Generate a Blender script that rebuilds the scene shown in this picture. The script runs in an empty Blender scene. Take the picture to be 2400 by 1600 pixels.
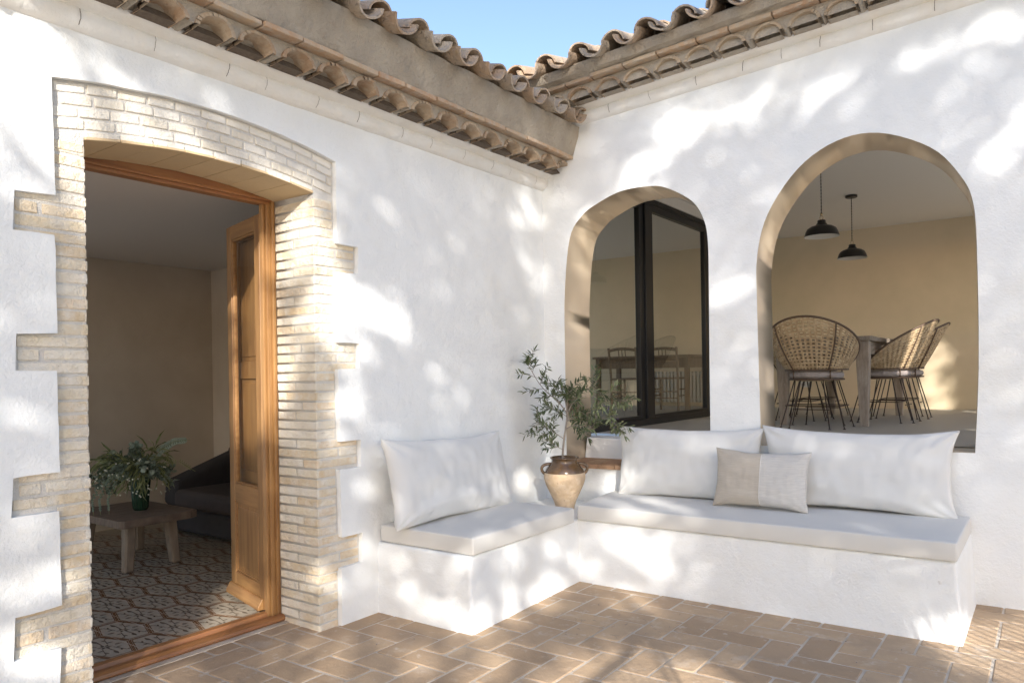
import bpy, math, random
from mathutils import Vector, Matrix, noise
R = math.radians
random.seed(7)
S = bpy.context.scene
C = S.collection

# ------------------------------------------------------------ camera, sky, sun, exposure
cam_d = bpy.data.cameras.new('camera'); cam = bpy.data.objects.new('camera', cam_d); C.objects.link(cam)
S.camera = cam
YAW, ROLL = 0.628, 0.016
cam_d.sensor_width = 36.0; cam_d.lens = 36.0 * 1745 / 2400
cam_d.shift_x = 0.0; cam_d.shift_y = -(800 - 878) / 2400.0
cam_d.clip_start = 0.05; cam_d.clip_end = 2000
_f = Vector((-math.sin(YAW), math.cos(YAW), 0)); _r = Vector((math.cos(YAW), math.sin(YAW), 0)); _u = Vector((0, 0, 1))
_r2 = _r * math.cos(ROLL) - _u * math.sin(ROLL); _u2 = _u * math.cos(ROLL) + _r * math.sin(ROLL)
cam.matrix_world = Matrix(((_r2.x, _u2.x, -_f.x, 0), (_r2.y, _u2.y, -_f.y, 0), (_r2.z, _u2.z, -_f.z, 1.5), (0, 0, 0, 1)))

SUN_EL = R(22.0)
TRAVEL = Vector((-0.675, 0.738, 0)).normalized()          # horizontal direction in which the light travels
W = bpy.data.worlds.new('World'); S.world = W; W.use_nodes = True
nt = W.node_tree; bg = nt.nodes['Background']
sky = nt.nodes.new('ShaderNodeTexSky'); sky.sky_type = 'NISHITA'; sky.sun_disc = False
sky.sun_elevation = SUN_EL
sky.sun_rotation = math.atan2(-TRAVEL.x, -TRAVEL.y)
sky.air_density = 1.0; sky.dust_density = 0.8; sky.ozone_density = 2.0
wm = nt.nodes.new('ShaderNodeMix'); wm.data_type = 'RGBA'; wm.blend_type = 'MULTIPLY'; wm.inputs[0].default_value = 1.0; wm.inputs[7].default_value = (1.03, 0.962, 0.965, 1)
nt.links.new(sky.outputs[0], wm.inputs[6]); nt.links.new(wm.outputs[2], bg.inputs[0]); bg.inputs[1].default_value = 0.118
sun_d = bpy.data.lights.new('sun', 'SUN'); sun_d.energy = 3.0; sun_d.angle = R(0.55); sun_d.color = (1.0, 0.95, 0.88)
sun = bpy.data.objects.new('sun', sun_d); C.objects.link(sun)
_d = Vector((TRAVEL.x * math.cos(SUN_EL), TRAVEL.y * math.cos(SUN_EL), -math.sin(SUN_EL)))
sun.rotation_euler = _d.to_track_quat('-Z', 'Y').to_euler(); sun.location = (4, -4, 8)
S.view_settings.view_transform = 'Standard'; S.view_settings.look = 'None'; S.view_settings.gamma = 1
S.view_settings.exposure = 1.42
S.cycles.max_bounces = 8; S.cycles.diffuse_bounces = 5; S.cycles.transparent_max_bounces = 12

# ------------------------------------------------------------ helpers
class MB:
    def __init__(s): s.v = []; s.f = []; s.m = []; s.c = []
    def vert(s, p): s.v.append(tuple(p)); return len(s.v) - 1
    def face(s, idx, m=0, c=None): s.f.append(list(idx)); s.m.append(m); s.c.append(c if c is not None else 0.5)
    def poly(s, pts, m=0, c=None):
        i = len(s.v); s.v += [tuple(p) for p in pts]; s.face(range(i, i + len(pts)), m, c)
    def box(s, a, b, m=0, c=None, M=None, jit=0.0):
        i = len(s.v); c = c if c is not None else random.random()
        for k in range(8):
            p = Vector((b[0] if k & 1 else a[0], b[1] if k & 2 else a[1], b[2] if k & 4 else a[2]))
            if jit: p += Vector((random.uniform(-jit, jit), random.uniform(-jit, jit), random.uniform(-jit, jit)))
            if M is not None: p = M @ p
            s.v.append(tuple(p))
        for q in ((0, 2, 3, 1), (4, 5, 7, 6), (0, 1, 5, 4), (2, 6, 7, 3), (0, 4, 6, 2), (1, 3, 7, 5)):
            s.face([i + k for k in q], m, c)
    def hexa(s, P, m=0, c=None):                        # 8 corners, same order as box
        i = len(s.v); s.v += [tuple(p) for p in P]
        for q in ((0, 2, 3, 1), (4, 5, 7, 6), (0, 1, 5, 4), (2, 6, 7, 3), (0, 4, 6, 2), (1, 3, 7, 5)):
            s.face([i + k for k in q], m, c)
    def tube(s, pts, r, n=8, m=0, c=None, cap=True):
        pts = [Vector(p) for p in pts]; rr = r if isinstance(r, (list, tuple)) else [r] * len(pts)
        rings = []; up = None
        for k, p in enumerate(pts):
            d = (pts[min(k + 1, len(pts) - 1)] - pts[max(k - 1, 0)])
            if d.length < 1e-9: d = Vector((0, 0, 1))
            d.normalize()
            if up is None: up = Vector((0, 0, 1)) if abs(d.z) < .9 else Vector((1, 0, 0))
            a = d.cross(up)
            if a.length < 1e-6: a = d.cross(Vector((0, 1, 0)))
            a.normalize(); b = a.cross(d).normalized(); up = b
            i = len(s.v)
            for j in range(n):
                t = 2 * math.pi * j / n
                s.v.append(tuple(p + (a * math.cos(t) + b * math.sin(t)) * rr[k]))
            rings.append(i)
        for k in range(len(rings) - 1):
            for j in range(n):
                s.face((rings[k] + j, rings[k] + (j + 1) % n, rings[k + 1] + (j + 1) % n, rings[k + 1] + j), m, c)
        if cap:
            s.face([rings[0] + j for j in range(n)][::-1], m, c); s.face([rings[-1] + j for j in range(n)], m, c)
    def lathe(s, prof, ctr=(0, 0, 0), n=32, m=0, c=None):
        i0 = len(s.v)
        for (r, z) in prof:
            for j in range(n):
                t = 2 * math.pi * j / n
                s.v.append((ctr[0] + r * math.cos(t), ctr[1] + r * math.sin(t), ctr[2] + z))
        for k in range(len(prof) - 1):
            for j in range(n):
                a = i0 + k * n + j; b = i0 + k * n + (j + 1) % n
                s.face((a, b, b + n, a + n), m, c)
    def prism(s, prof, s0, s1, fn, step=0.25, m=0, c=None, cap=True, jit=0.0, close=True):
        # profile of (p, z) points swept along s through fn(s, p, z)
        n = max(1, int(round((s1 - s0) / step))); rings = []
        for k in range(n + 1):
            q = s0 + (s1 - s0) * k / n; i = len(s.v)
            for (p, z) in prof:
                P = Vector(fn(q, p, z))
                if jit: P += Vector([jit * (noise.noise(Vector((q * 5.3 + o * 7.1, p * 20, z * 20))) ) for o in range(3)])
                s.v.append(tuple(P))
            rings.append(i)
        L = len(prof)
        for k in range(n):
            for j in range(L if close else L - 1):
                s.face((rings[k] + j, rings[k + 1] + j, rings[k + 1] + (j + 1) % L, rings[k] + (j + 1) % L), m, c)
        if cap and close:
            s.face([rings[0] + j for j in range(L)], m, c); s.face([rings[-1] + j for j in range(L)][::-1], m, c)
    def leaf(s, p, d, nrm, L, w, m=0, c=None, bend=0.15):
        d = d.normalized(); side = d.cross(nrm)
        if side.length < 1e-6: side = d.cross(Vector((0.3, 0.5, 0.8)))
        side.normalize(); up = side.cross(d)
        i = len(s.v); c = c if c is not None else random.random()
        P = [p, p + d * L * .3 + side * w * .5 + up * w * .15, p + d * L * .7 + side * w * .42 - up * L * bend * .3, p + d * L - up * L * bend,
             p + d * L * .7 - side * w * .42 - up * L * bend * .3, p + d * L * .3 - side * w * .5 + up * w * .15,
             p + d * L * .5 - up * L * bend * .1 - up * w * .1]
        s.v += [tuple(q) for q in P]
        s.face((i, i + 1, i + 6), m, c); s.face((i + 1, i + 2, i + 6), m, c); s.face((i + 2, i + 3, i + 6), m, c)
        s.face((i + 3, i + 4, i + 6), m, c); s.face((i + 4, i + 5, i + 6), m, c); s.face((i + 5, i, i + 6), m, c)
    def build(s, name, mats, parent=None, smooth=False, bevel=0.0, seg=1, angle=30, recalc=True, weld=False, solid=0.0):
        me = bpy.data.meshes.new(name); me.from_pydata(s.v, [], s.f)
        mats = mats if isinstance(mats, (list, tuple)) else [mats]
        for m in mats: me.materials.append(m)
        me.polygons.foreach_set('material_index', s.m)
        me.update()
        if recalc or weld:
            import bmesh
            bm = bmesh.new(); bm.from_mesh(me)
            lay = bm.faces.layers.float.new('tint_f')
            bm.faces.ensure_lookup_table()
            for k, f in enumerate(bm.faces):
                if k < len(s.c): f[lay] = s.c[k]
            if weld: bmesh.ops.remove_doubles(bm, verts=bm.verts, dist=1e-5)
            if recalc: bmesh.ops.recalc_face_normals(bm, faces=bm.faces)
            bm.to_mesh(me); bm.free()
            at = me.attributes.get('tint_f')
            vals = [0.0] * len(me.polygons); at.data.foreach_get('value', vals)
            a2 = me.attributes.new('tint', 'FLOAT', 'FACE'); a2.data.foreach_set('value', vals)
            me.attributes.remove(me.attributes['tint_f'])
        else:
            a2 = me.attributes.new('tint', 'FLOAT', 'FACE'); a2.data.foreach_set('value', s.c)
        if smooth: me.polygons.foreach_set('use_smooth', [True] * len(me.polygons))
        o = bpy.data.objects.new(name, me); C.objects.link(o)
        if parent is not None: o.parent = parent
        if bevel:
            b = o.modifiers.new('b', 'BEVEL'); b.width = bevel; b.segments = seg; b.limit_method = 'ANGLE'; b.angle_limit = R(angle)
            b.harden_normals = False
        if solid:
            b = o.modifiers.new('s', 'SOLIDIFY'); b.thickness = solid; b.offset = 0
        return o

def tag(o, label=None, cat=None, group=None, kind=None):
    if label: o['label'] = label
    if cat: o['category'] = cat
    if group: o['group'] = group
    if kind: o['kind'] = kind
    return o
def empty(name, loc=(0, 0, 0), rz=0.0, label=None, cat=None, group=None):
    o = bpy.data.objects.new(name, None); C.objects.link(o); o.location = loc; o.rotation_euler = (0, 0, rz)
    o.empty_display_size = 0.1
    tag(o, label, cat, group); return o
def copy_tree(o, parent=None):
    c = o.copy(); C.objects.link(c)
    if parent is not None: c.parent = parent
    for ch in [x for x in S.objects if x.parent == o]: copy_tree(ch, c)
    return c
def shade_auto(o, ang=40):
    me = o.data; me.polygons.foreach_set('use_smooth', [True] * len(me.polygons))
    try: me.set_sharp_from_angle(angle=R(ang))
    except Exception: pass
    return o

# ------------------------------------------------------------ materials
def mat(name, col, rough=0.8, var=0.0, vscale=6.0, bump=0.0, bscale=60.0, bump2=0.0, b2scale=4.0, tint=0.0, col2=None, stretch=None,
        metal=0.0, spec=0.5, tint_cols=None, spots=None, bdist=0.01, trans=0.0, coat=0.0, sheen=0.0):
    m = bpy.data.materials.new(name); m.use_nodes = True; n = m.node_tree.nodes; l = m.node_tree.links
    b = n['Principled BSDF']; b.inputs['Roughness'].default_value = rough; b.inputs['Metallic'].default_value = metal
    b.inputs['Specular IOR Level'].default_value = spec
    if coat: b.inputs['Coat Weight'].default_value = coat
    if sheen: b.inputs['Sheen Weight'].default_value = sheen
    tc = n.new('ShaderNodeTexCoord'); mp = n.new('ShaderNodeMapping'); l.new(tc.outputs['Object'], mp.inputs[0])
    if stretch: mp.inputs['Scale'].default_value = stretch
    base = n.new('ShaderNodeRGB'); base.outputs[0].default_value = (*col, 1); out = base.outputs[0]
    def mix(a, bcol, fac, mode='MIX'):
        x = n.new('ShaderNodeMix'); x.data_type = 'RGBA'; x.blend_type = mode
        l.new(a, x.inputs[6])
        if isinstance(bcol, tuple): x.inputs[7].default_value = (*bcol, 1)
        else: l.new(bcol, x.inputs[7])
        if isinstance(fac, float): x.inputs[0].default_value = fac
        else: l.new(fac, x.inputs[0])
        return x.outputs[2]
    def nz(sc, det=4, rg=0.6):
        t = n.new('ShaderNodeTexNoise'); t.inputs['Scale'].default_value = sc; t.inputs['Detail'].default_value = det
        t.inputs['Roughness'].default_value = rg; l.new(mp.outputs[0], t.inputs['Vector']); return t.outputs['Fac']
    def ramp(x, a, bb):
        r = n.new('ShaderNodeMapRange'); r.inputs[1].default_value = a; r.inputs[2].default_value = bb; r.clamp = True
        l.new(x, r.inputs[0]); return r.outputs[0]
    if tint_cols:
        at = n.new('ShaderNodeAttribute'); at.attribute_name = 'tint'
        cr = n.new('ShaderNodeValToRGB'); els = cr.color_ramp.elements
        while len(els) < len(tint_cols): els.new(0.5)
        for k, cc in enumerate(tint_cols): els[k].position = k / (len(tint_cols) - 1); els[k].color = (*cc, 1)
        l.new(at.outputs['Fac'], cr.inputs[0]); out = cr.outputs[0]
    if var: out = mix(out, col2 if col2 else tuple(c * 0.55 for c in col), ramp(nz(vscale), .5 - .25, .5 + .25)) if False else \
        mix(out, col2 if col2 else tuple(c * 0.6 for c in col), _scale(n, l, ramp(nz(vscale), .38, .68), var))
    if spots:
        for (sc, lo, hi, cc, st) in spots:
            out = mix(out, cc, _scale(n, l, ramp(nz(sc, 6, .65), lo, hi), st))
    l.new(out, b.inputs['Base Color'])
    prev = None
    for (st, sc, dist) in ((bump2, b2scale, 0.05), (bump, bscale, bdist)):
        if st:
            bp = n.new('ShaderNodeBump'); bp.inputs['Strength'].default_value = st; bp.inputs['Distance'].default_value = dist
            l.new(nz(sc, 5), bp.inputs['Height'])
            if prev: l.new(prev, bp.inputs['Normal'])
            prev = bp.outputs[0]
    if prev: l.new(prev, b.inputs['Normal'])
    return m
def _scale(n, l, x, k):
    q = n.new('ShaderNodeMath'); q.operation = 'MULTIPLY'; q.inputs[1].default_value = k; l.new(x, q.inputs[0]); return q.outputs[0]

M_white = mat('white_plaster', (0.81, 0.825, 0.82), .9, var=.3, vscale=2.2, col2=(0.745, 0.76, 0.755), bump=.55, bscale=75, bump2=.35, b2scale=5,
              bdist=.006, spots=[(28, .68, .76, (0.5, 0.46, 0.40), .5), (1.3, .52, .72, (0.76, 0.75, 0.70), .6), (90, .70, .75, (0.42, 0.38, 0.32), .5)])
M_mould = mat('white_moulding', (0.82, 0.81, 0.78), .9, var=.5, vscale=5, col2=(0.78, 0.72, 0.63), bump=.5, bscale=40, bump2=.4, b2scale=8, bdist=.006)
M_tan = mat('sand_plaster', (0.66, 0.55, 0.405), .85, var=.5, vscale=1.6, col2=(0.61, 0.495, 0.35), bump=.25, bscale=60, bdist=.004)
M_tan_in = mat('ochre_wall', (0.71, 0.585, 0.41), .85, var=1.0, vscale=1.1, col2=(0.62, 0.52, 0.35), bump=.2, bscale=40, bdist=.004)
M_ceil = mat('ceiling_white', (0.84, 0.80, 0.73), .9)
M_brown_in = mat('brown_wall', (0.64, 0.555, 0.455), .9, var=1.0, vscale=1.3, col2=(0.55, 0.465, 0.37), bump=.2, bscale=30, bdist=.004)
M_floor_in = mat('microcement', (0.52, 0.48, 0.41), .55, var=.4, vscale=2, col2=(0.47, 0.43, 0.365))
M_brick = mat('cream_brick', (0.62, 0.5, 0.34), .92, tint_cols=[(0.64, 0.50, 0.32), (0.70, 0.59, 0.42), (0.72, 0.64, 0.50), (0.74, 0.68, 0.57), (0.68, 0.54, 0.37)],
              var=.6, vscale=14, col2=(0.76, 0.72, 0.65), bump=.9, bscale=110, bump2=.5, b2scale=22, bdist=.006,
              spots=[(60, .62, .72, (0.40, 0.28, 0.16), .5), (7, .55, .75, (0.74, 0.71, 0.64), .6)])
M_archbrick = mat('whitewashed_brick', (0.66, 0.62, 0.53), .92, tint_cols=[(0.68, 0.62, 0.51), (0.73, 0.68, 0.59), (0.75, 0.71, 0.64)],
                  var=.4, vscale=16, col2=(0.77, 0.74, 0.68), bump=.8, bscale=90, bump2=.4, b2scale=20, bdist=.006)
M_mortar = mat('mortar', (0.66, 0.63, 0.58), .95, var=.5, vscale=30, col2=(0.55, 0.53, 0.50), bump=1.0, bscale=140, bdist=.008)
M_soffit = mat('soffit_tile', (0.62, 0.47, 0.28), .85, tint_cols=[(0.58, 0.43, 0.25), (0.64, 0.49, 0.30)], var=.4, vscale=9, col2=(0.55, 0.42, 0.27), bump=.2, bscale=40)
M_roof = mat('old_clay_tile', (0.42, 0.27, 0.17), .95, tint_cols=[(0.40, 0.28, 0.18), (0.48, 0.33, 0.21), (0.51, 0.39, 0.28), (0.47, 0.40, 0.31), (0.42, 0.30, 0.20)],
             var=.7, vscale=9, col2=(0.42, 0.36, 0.29), bump=.9, bscale=60, bump2=.5, b2scale=16, bdist=.01,
             spots=[(30, .56, .68, (0.12, 0.115, 0.10), .85), (13, .60, .72, (0.42, 0.30, 0.10), .5), (55, .62, .7, (0.5, 0.47, 0.42), .6)])
M_eavetile = mat('eave_clay_tile', (0.40, 0.29, 0.20), .95, tint_cols=[(0.42, 0.31, 0.21), (0.36, 0.24, 0.15), (0.46, 0.36, 0.25)], var=.7, vscale=18, col2=(0.50, 0.43, 0.33),
                 bump=.8, bscale=70, bdist=.008, spots=[(40, .6, .7, (0.22, 0.15, 0.10), .6)])
M_render = mat('grey_render', (0.44, 0.385, 0.31), .95, var=.9, vscale=5, col2=(0.34, 0.295, 0.235), bump=.9, bscale=55, bump2=.6, b2scale=12, bdist=.01,
               spots=[(22, .6, .72, (0.30, 0.22, 0.16), .6), (11, .6, .72, (0.55, 0.49, 0.40), .6)])
M_darkmortar = mat('dark_mortar', (0.17, 0.13, 0.095), .97, var=.7, vscale=50, col2=(0.10, 0.075, 0.055), bump=1.0, bscale=120, bdist=.01)
M_band = mat('terracotta_band', (0.50, 0.33, 0.2), .93, tint_cols=[(0.52, 0.36, 0.22), (0.46, 0.29, 0.18), (0.56, 0.43, 0.29)], var=.7, vscale=20, col2=(0.50, 0.44, 0.36),
             bump=.9, bscale=60, bdist=.01)
M_pave = mat('terracotta_paver', (0.42, 0.29, 0.18), .82, tint_cols=[(0.39, 0.265, 0.16), (0.50, 0.35, 0.215), (0.56, 0.40, 0.25), (0.44, 0.30, 0.185)],
             var=.6, vscale=5, col2=(0.40, 0.285, 0.185), bump=.4, bscale=50, bump2=.25, b2scale=9, bdist=.004,
             spots=[(4.0, .57, .70, (0.64, 0.56, 0.46), .4), (11.0, .59, .68, (0.68, 0.61, 0.52), .45), (2.2, .52, .66, (0.34, 0.25, 0.17), .45), (70, .68, .74, (0.7, 0.64, 0.56), .7), (120, .70, .76, (0.16, 0.11, 0.08), .7)])
M_grout = mat('pale_grout', (0.66, 0.58, 0.48), .95, var=.8, vscale=4, col2=(0.40, 0.33, 0.25), bump=.8, bscale=120, bdist=.006)
M_ground = mat('ground_gravel', (0.56, 0.52, 0.45), .95, col2=(0.48, 0.44, 0.37), var=.6, vscale=1.5, bump=.5, bscale=20)
def wood(name, col, col2, axis, rough=.45, dark=(0.18, 0.07, 0.02), coat=.15):
    st = [14, 14, 14]; st['xyz'.index(axis)] = 1.2
    return mat(name, col, rough, var=1.0, vscale=2.0, col2=col2, stretch=tuple(st), bump=.25, bscale=5, bdist=.002, spots=[(3.2, .66, .74, dark, .6)], coat=coat)
W1, W2 = (0.36, 0.195, 0.072), (0.245, 0.118, 0.042)
M_pine_z = wood('varnished_pine_upright', W1, W2, 'z'); M_pine_y = wood('varnished_pine_rail', (0.34, 0.155, 0.056), (0.25, 0.10, 0.038), 'y'); M_pine_x = wood('varnished_pine_panel', W1, W2, 'x')
M_oldwood = mat('weathered_wood', (0.40, 0.33, 0.26), .8, var=.9, vscale=3, col2=(0.25, 0.195, 0.15), stretch=(12, 12, 2), bump=.5, bscale=8, bdist=.004, spots=[(9, .55, .7, (0.48, 0.42, 0.35), .6)])
M_oldwood_h = mat('weathered_tabletop', (0.30, 0.25, 0.20), .8, var=.9, vscale=3, col2=(0.18, 0.14, 0.10), stretch=(12, 2, 12), bump=.5, bscale=8, bdist=.004, spots=[(9, .55, .7, (0.46, 0.41, 0.35), .6)])
M_coffee = mat('rough_coffee_wood', (0.21, 0.155, 0.115), .75, var=.9, vscale=3, col2=(0.13, 0.09, 0.065), stretch=(10, 3, 3), bump=.5, bscale=8, bdist=.004)
M_coffeeleg = mat('pale_leg_wood', (0.30, 0.23, 0.165), .8, var=.8, vscale=3, col2=(0.2, 0.15, 0.11), stretch=(10, 10, 2), bump=.4, bscale=8, bdist=.004)
M_fab = mat('offwhite_canvas', (0.68, 0.68, 0.66), .95, var=.2, vscale=3, col2=(0.64, 0.64, 0.62), bump=.3, bscale=350, bdist=.002, sheen=.2)
M_fab2 = mat('cushion_canvas', (0.64, 0.625, 0.585), .95, var=.2, vscale=3, col2=(0.60, 0.59, 0.55), bump=.3, bscale=350, bdist=.002, sheen=.2)
M_linen = mat('beige_linen', (0.50, 0.45, 0.38), .95, var=.9, vscale=7, col2=(0.43, 0.385, 0.325), stretch=(2, 2, 30), bump=.5, bscale=30, bdist=.002)
M_linen2 = mat('pale_melange_linen', (0.60, 0.58, 0.54), .95, var=.9, vscale=7, col2=(0.50, 0.485, 0.46), stretch=(2, 2, 30), bump=.5, bscale=30, bdist=.002)
M_black = mat('black_aluminium', (0.012, 0.013, 0.016), .35, spec=.5)
M_lampblack = mat('black_enamel', (0.008, 0.007, 0.006), .35)
M_lampwhite = mat('white_enamel', (0.75, 0.72, 0.64), .35)
M_chain = mat('brass_fitting', (0.45, 0.36, 0.24), .4, metal=.8)
M_iron = mat('dark_iron', (0.055, 0.038, 0.03), .5, metal=.4)
M_cane = mat('woven_cane', (0.42, 0.30, 0.165), .7, tint_cols=[(0.42, 0.30, 0.17), (0.54, 0.40, 0.24), (0.62, 0.48, 0.30)], var=.5, vscale=40, col2=(0.25, 0.17, 0.10))
M_rim = mat('cane_binding', (0.13, 0.085, 0.055), .6, var=.4, vscale=60)
M_pad = mat('seat_pad', (0.42, 0.36, 0.33), .95, bump2=.8, b2scale=20)
M_jar = mat('terracotta_jar', (0.56, 0.42, 0.28), .75, var=.9, vscale=14, col2=(0.46, 0.33, 0.20), bump=.7, bscale=60, bump2=.3, b2scale=20, bdist=.004,
            spots=[(10, .5, .66, (0.62, 0.50, 0.36), .7), (45, .62, .7, (0.16, 0.09, 0.05), .8)])
M_glaze = mat('brown_glaze', (0.13, 0.075, 0.035), .18, var=.9, vscale=22, col2=(0.065, 0.04, 0.022), bump=.25, bscale=40, bdist=.003, coat=.5)
M_soil = mat('soil', (0.07, 0.045, 0.03), .95, bump=1, bscale=40)
M_bark = mat('grey_bark', (0.28, 0.24, 0.20), .9, var=.7, vscale=30, col2=(0.18, 0.15, 0.12), bump=.6, bscale=60)
M_olive = mat('olive_leaf', (0.10, 0.13, 0.05), .55, tint_cols=[(0.035, 0.055, 0.02), (0.075, 0.10, 0.04), (0.13, 0.155, 0.075), (0.27, 0.29, 0.15)])
M_euca = mat('eucalyptus_leaf', (0.12, 0.16, 0.12), .6, tint_cols=[(0.09, 0.12, 0.08), (0.20, 0.25, 0.19), (0.32, 0.37, 0.29)])
M_blade = mat('long_leaf', (0.10, 0.13, 0.05), .5, tint_cols=[(0.09, 0.11, 0.04), (0.20, 0.23, 0.09), (0.32, 0.33, 0.16)])
M_berry = mat('white_berry', (0.75, 0.74, 0.62), .5)
M_sofa = mat('charcoal_sofa', (0.045, 0.042, 0.045), .95, var=.5, vscale=9, col2=(0.03, 0.028, 0.03), bump=.3, bscale=200, bdist=.002)
M_sofaseat = mat('charcoal_seat', (0.075, 0.062, 0.058), .95, var=.5, vscale=9, col2=(0.055, 0.045, 0.043), bump=.3, bscale=200, bdist=.002)
M_crown = mat('tree_foliage', (0.06, 0.09, 0.03), .7, tint_cols=[(0.04, 0.06, 0.02), (0.07, 0.10, 0.035), (0.11, 0.14, 0.05)])
M_trunk = mat('tree_bark', (0.16, 0.12, 0.09), .9, var=.7, vscale=8, bump=.8, bscale=20)
M_radiator = mat('radiator_white', (0.6, 0.57, 0.5), .5)
M_socket = mat('socket_plastic', (0.62, 0.60, 0.55), .35)
M_tile_base = mat('cement_tile_cream', (0.43, 0.37, 0.285), .6, var=.5, vscale=8, col2=(0.34, 0.29, 0.22))
M_tile_brown = mat('cement_tile_brown', (0.22, 0.10, 0.035), .6, var=.4, vscale=20)
M_tile_grey = mat('cement_tile_grey', (0.17, 0.135, 0.095), .6, var=.4, vscale=20)
def glass(name, tintc, rough=0.0, mixf=None):
    m = bpy.data.materials.new(name); m.use_nodes = True; n = m.node_tree.nodes; l = m.node_tree.links
    n.remove(n['Principled BSDF']); o = n['Material Output']
    tr = n.new('ShaderNodeBsdfTransparent'); tr.inputs[0].default_value = (*tintc, 1)
    gl = n.new('ShaderNodeBsdfGlossy'); gl.inputs['Roughness'].default_value = rough
    fr = n.new('ShaderNodeFresnel'); ge = n.new('ShaderNodeNewGeometry'); io = n.new('ShaderNodeMapRange')
    io.inputs[3].default_value = 1.5; io.inputs[4].default_value = 1 / 1.5; l.new(ge.outputs['Backfacing'], io.inputs[0]); l.new(io.outputs[0], fr.inputs[0])
    k = _scale(n, l, fr.outputs[0], mixf or 1.8)
    mx = n.new('ShaderNodeMixShader'); l.new(k, mx.inputs[0]); l.new(tr.outputs[0], mx.inputs[1]); l.new(gl.outputs[0], mx.inputs[2])
    l.new(mx.outputs[0], o.inputs[0]); return m
M_glass = glass('door_glass', (0.90, 0.90, 0.88), mixf=1.2)
M_darkglass = glass('sliding_door_glass', (0.93, 0.93, 0.88), mixf=1.6)
M_vase = mat('green_ribbed_glass', (0.015, 0.045, 0.022), .1, coat=.6)

# ------------------------------------------------------------ setting: dimensions
XL = -3.5                                    # outer plane of the wall with the door
TH = math.atan(0.0757)                       # the arched wall stands slightly off square
DU = Vector((math.cos(TH), math.sin(TH), 0)); DN = Vector((-math.sin(TH), math.cos(TH), 0)); CO = Vector((-3.5, 5.30, 0))
def RW(u, v, z): return CO + DU * u + DN * v + Vector((0, 0, z))      # v > 0 goes into the building
def LWp(y, p, z): return Vector((XL + p, y, z))                        # p > 0 stands out of the wall
def RWp(u, p, z): return RW(u, -p, z)
ZF = 0.965                                   # dining floor
CEIL2 = 3.42

def grid_plane(mb, x0, x1, y0, y1, z, m=0): mb.poly([(x0, y0, z), (x1, y0, z), (x1, y1, z), (x0, y1, z)], m)

g = MB(); grid_plane(g, -300, 300, -300, 300, -0.06)
tag(g.build('ground', M_ground), kind='structure')

# herringbone terrace of clay pavers set in pale grout
def pavement():
    mb = MB(); P = 0.172; jn = 0.0055
    ox, oy = -3.36, 3.01
    def tile(x0, y0, x1, y1):
        if x1 < -3.93: return
        g_ = jn + random.uniform(-.0015, .002); dz = random.uniform(-.0012, .0012)
        a = Vector(((x0 + x1) / 2, (y0 + y1) / 2, 0)); hx = (x1 - x0) / 2 - g_; hy = (y1 - y0) / 2 - g_
        rot = random.gauss(0, .008); ca, sa = math.cos(rot), math.sin(rot); r = random.uniform(.006, .016)
        out = []
        for sx, sy in ((1, 1), (-1, 1), (-1, -1), (1, -1)):
            a0 = math.atan2(sy, sx) - math.pi / 4; rr = r * random.uniform(.5, 1.5)
            for k in range(3):
                t = a0 + k * math.pi / 4; px = sx * (hx - rr) + rr * math.cos(t); py = sy * (hy - rr) + rr * math.sin(t)
                out.append((px + random.uniform(-.001, .001), py + random.uniform(-.001, .001)))
        i = len(mb.v); n = len(out); c = random.random(); tx, ty = random.uniform(-.006, .006), random.uniform(-.006, .006)
        for (px, py) in out:
            mb.v.append((a.x + px * ca - py * sa, a.y + px * sa + py * ca, -0.02))
        for (px, py) in out:
            mb.v.append((a.x + px * ca - py * sa, a.y + px * sa + py * ca, dz - .0035 + px * tx + py * ty))
        for (px, py) in out:
            sx = px * (1 - .005 / hx); sy = py * (1 - .005 / hy)
            mb.v.append((a.x + sx * ca - sy * sa, a.y + sx * sa + sy * ca, dz + px * tx + py * ty))
        for lv in range(2):
            for k in range(n):
                mb.face((i + lv * n + k, i + lv * n + (k + 1) % n, i + (lv + 1) * n + (k + 1) % n, i + (lv + 1) * n + k), 0, c)
        mb.face([i + 2 * n + k for k in range(n)], 0, c)
    for i in range(-6, 27):
        for j in range(-16, 16):
            k = (i - j) % 4; x = ox + i * P; y = oy + j * P
            if k == 0: tile(x, y, x + 2 * P, y + P)
            elif k == 3: tile(x, y, x + P, y + 2 * P)
    o = mb.build('patio_pavement', [M_pave], recalc=False)
    me = o.data
    g2 = MB(); g2.box((-3.93, -3, -.05), (2.2, 6.6, -.0035), 0)
    gr = g2.build('patio_grout', M_grout)
    tag(o, kind='structure'); tag(gr, kind='structure')
pavement()

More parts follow.
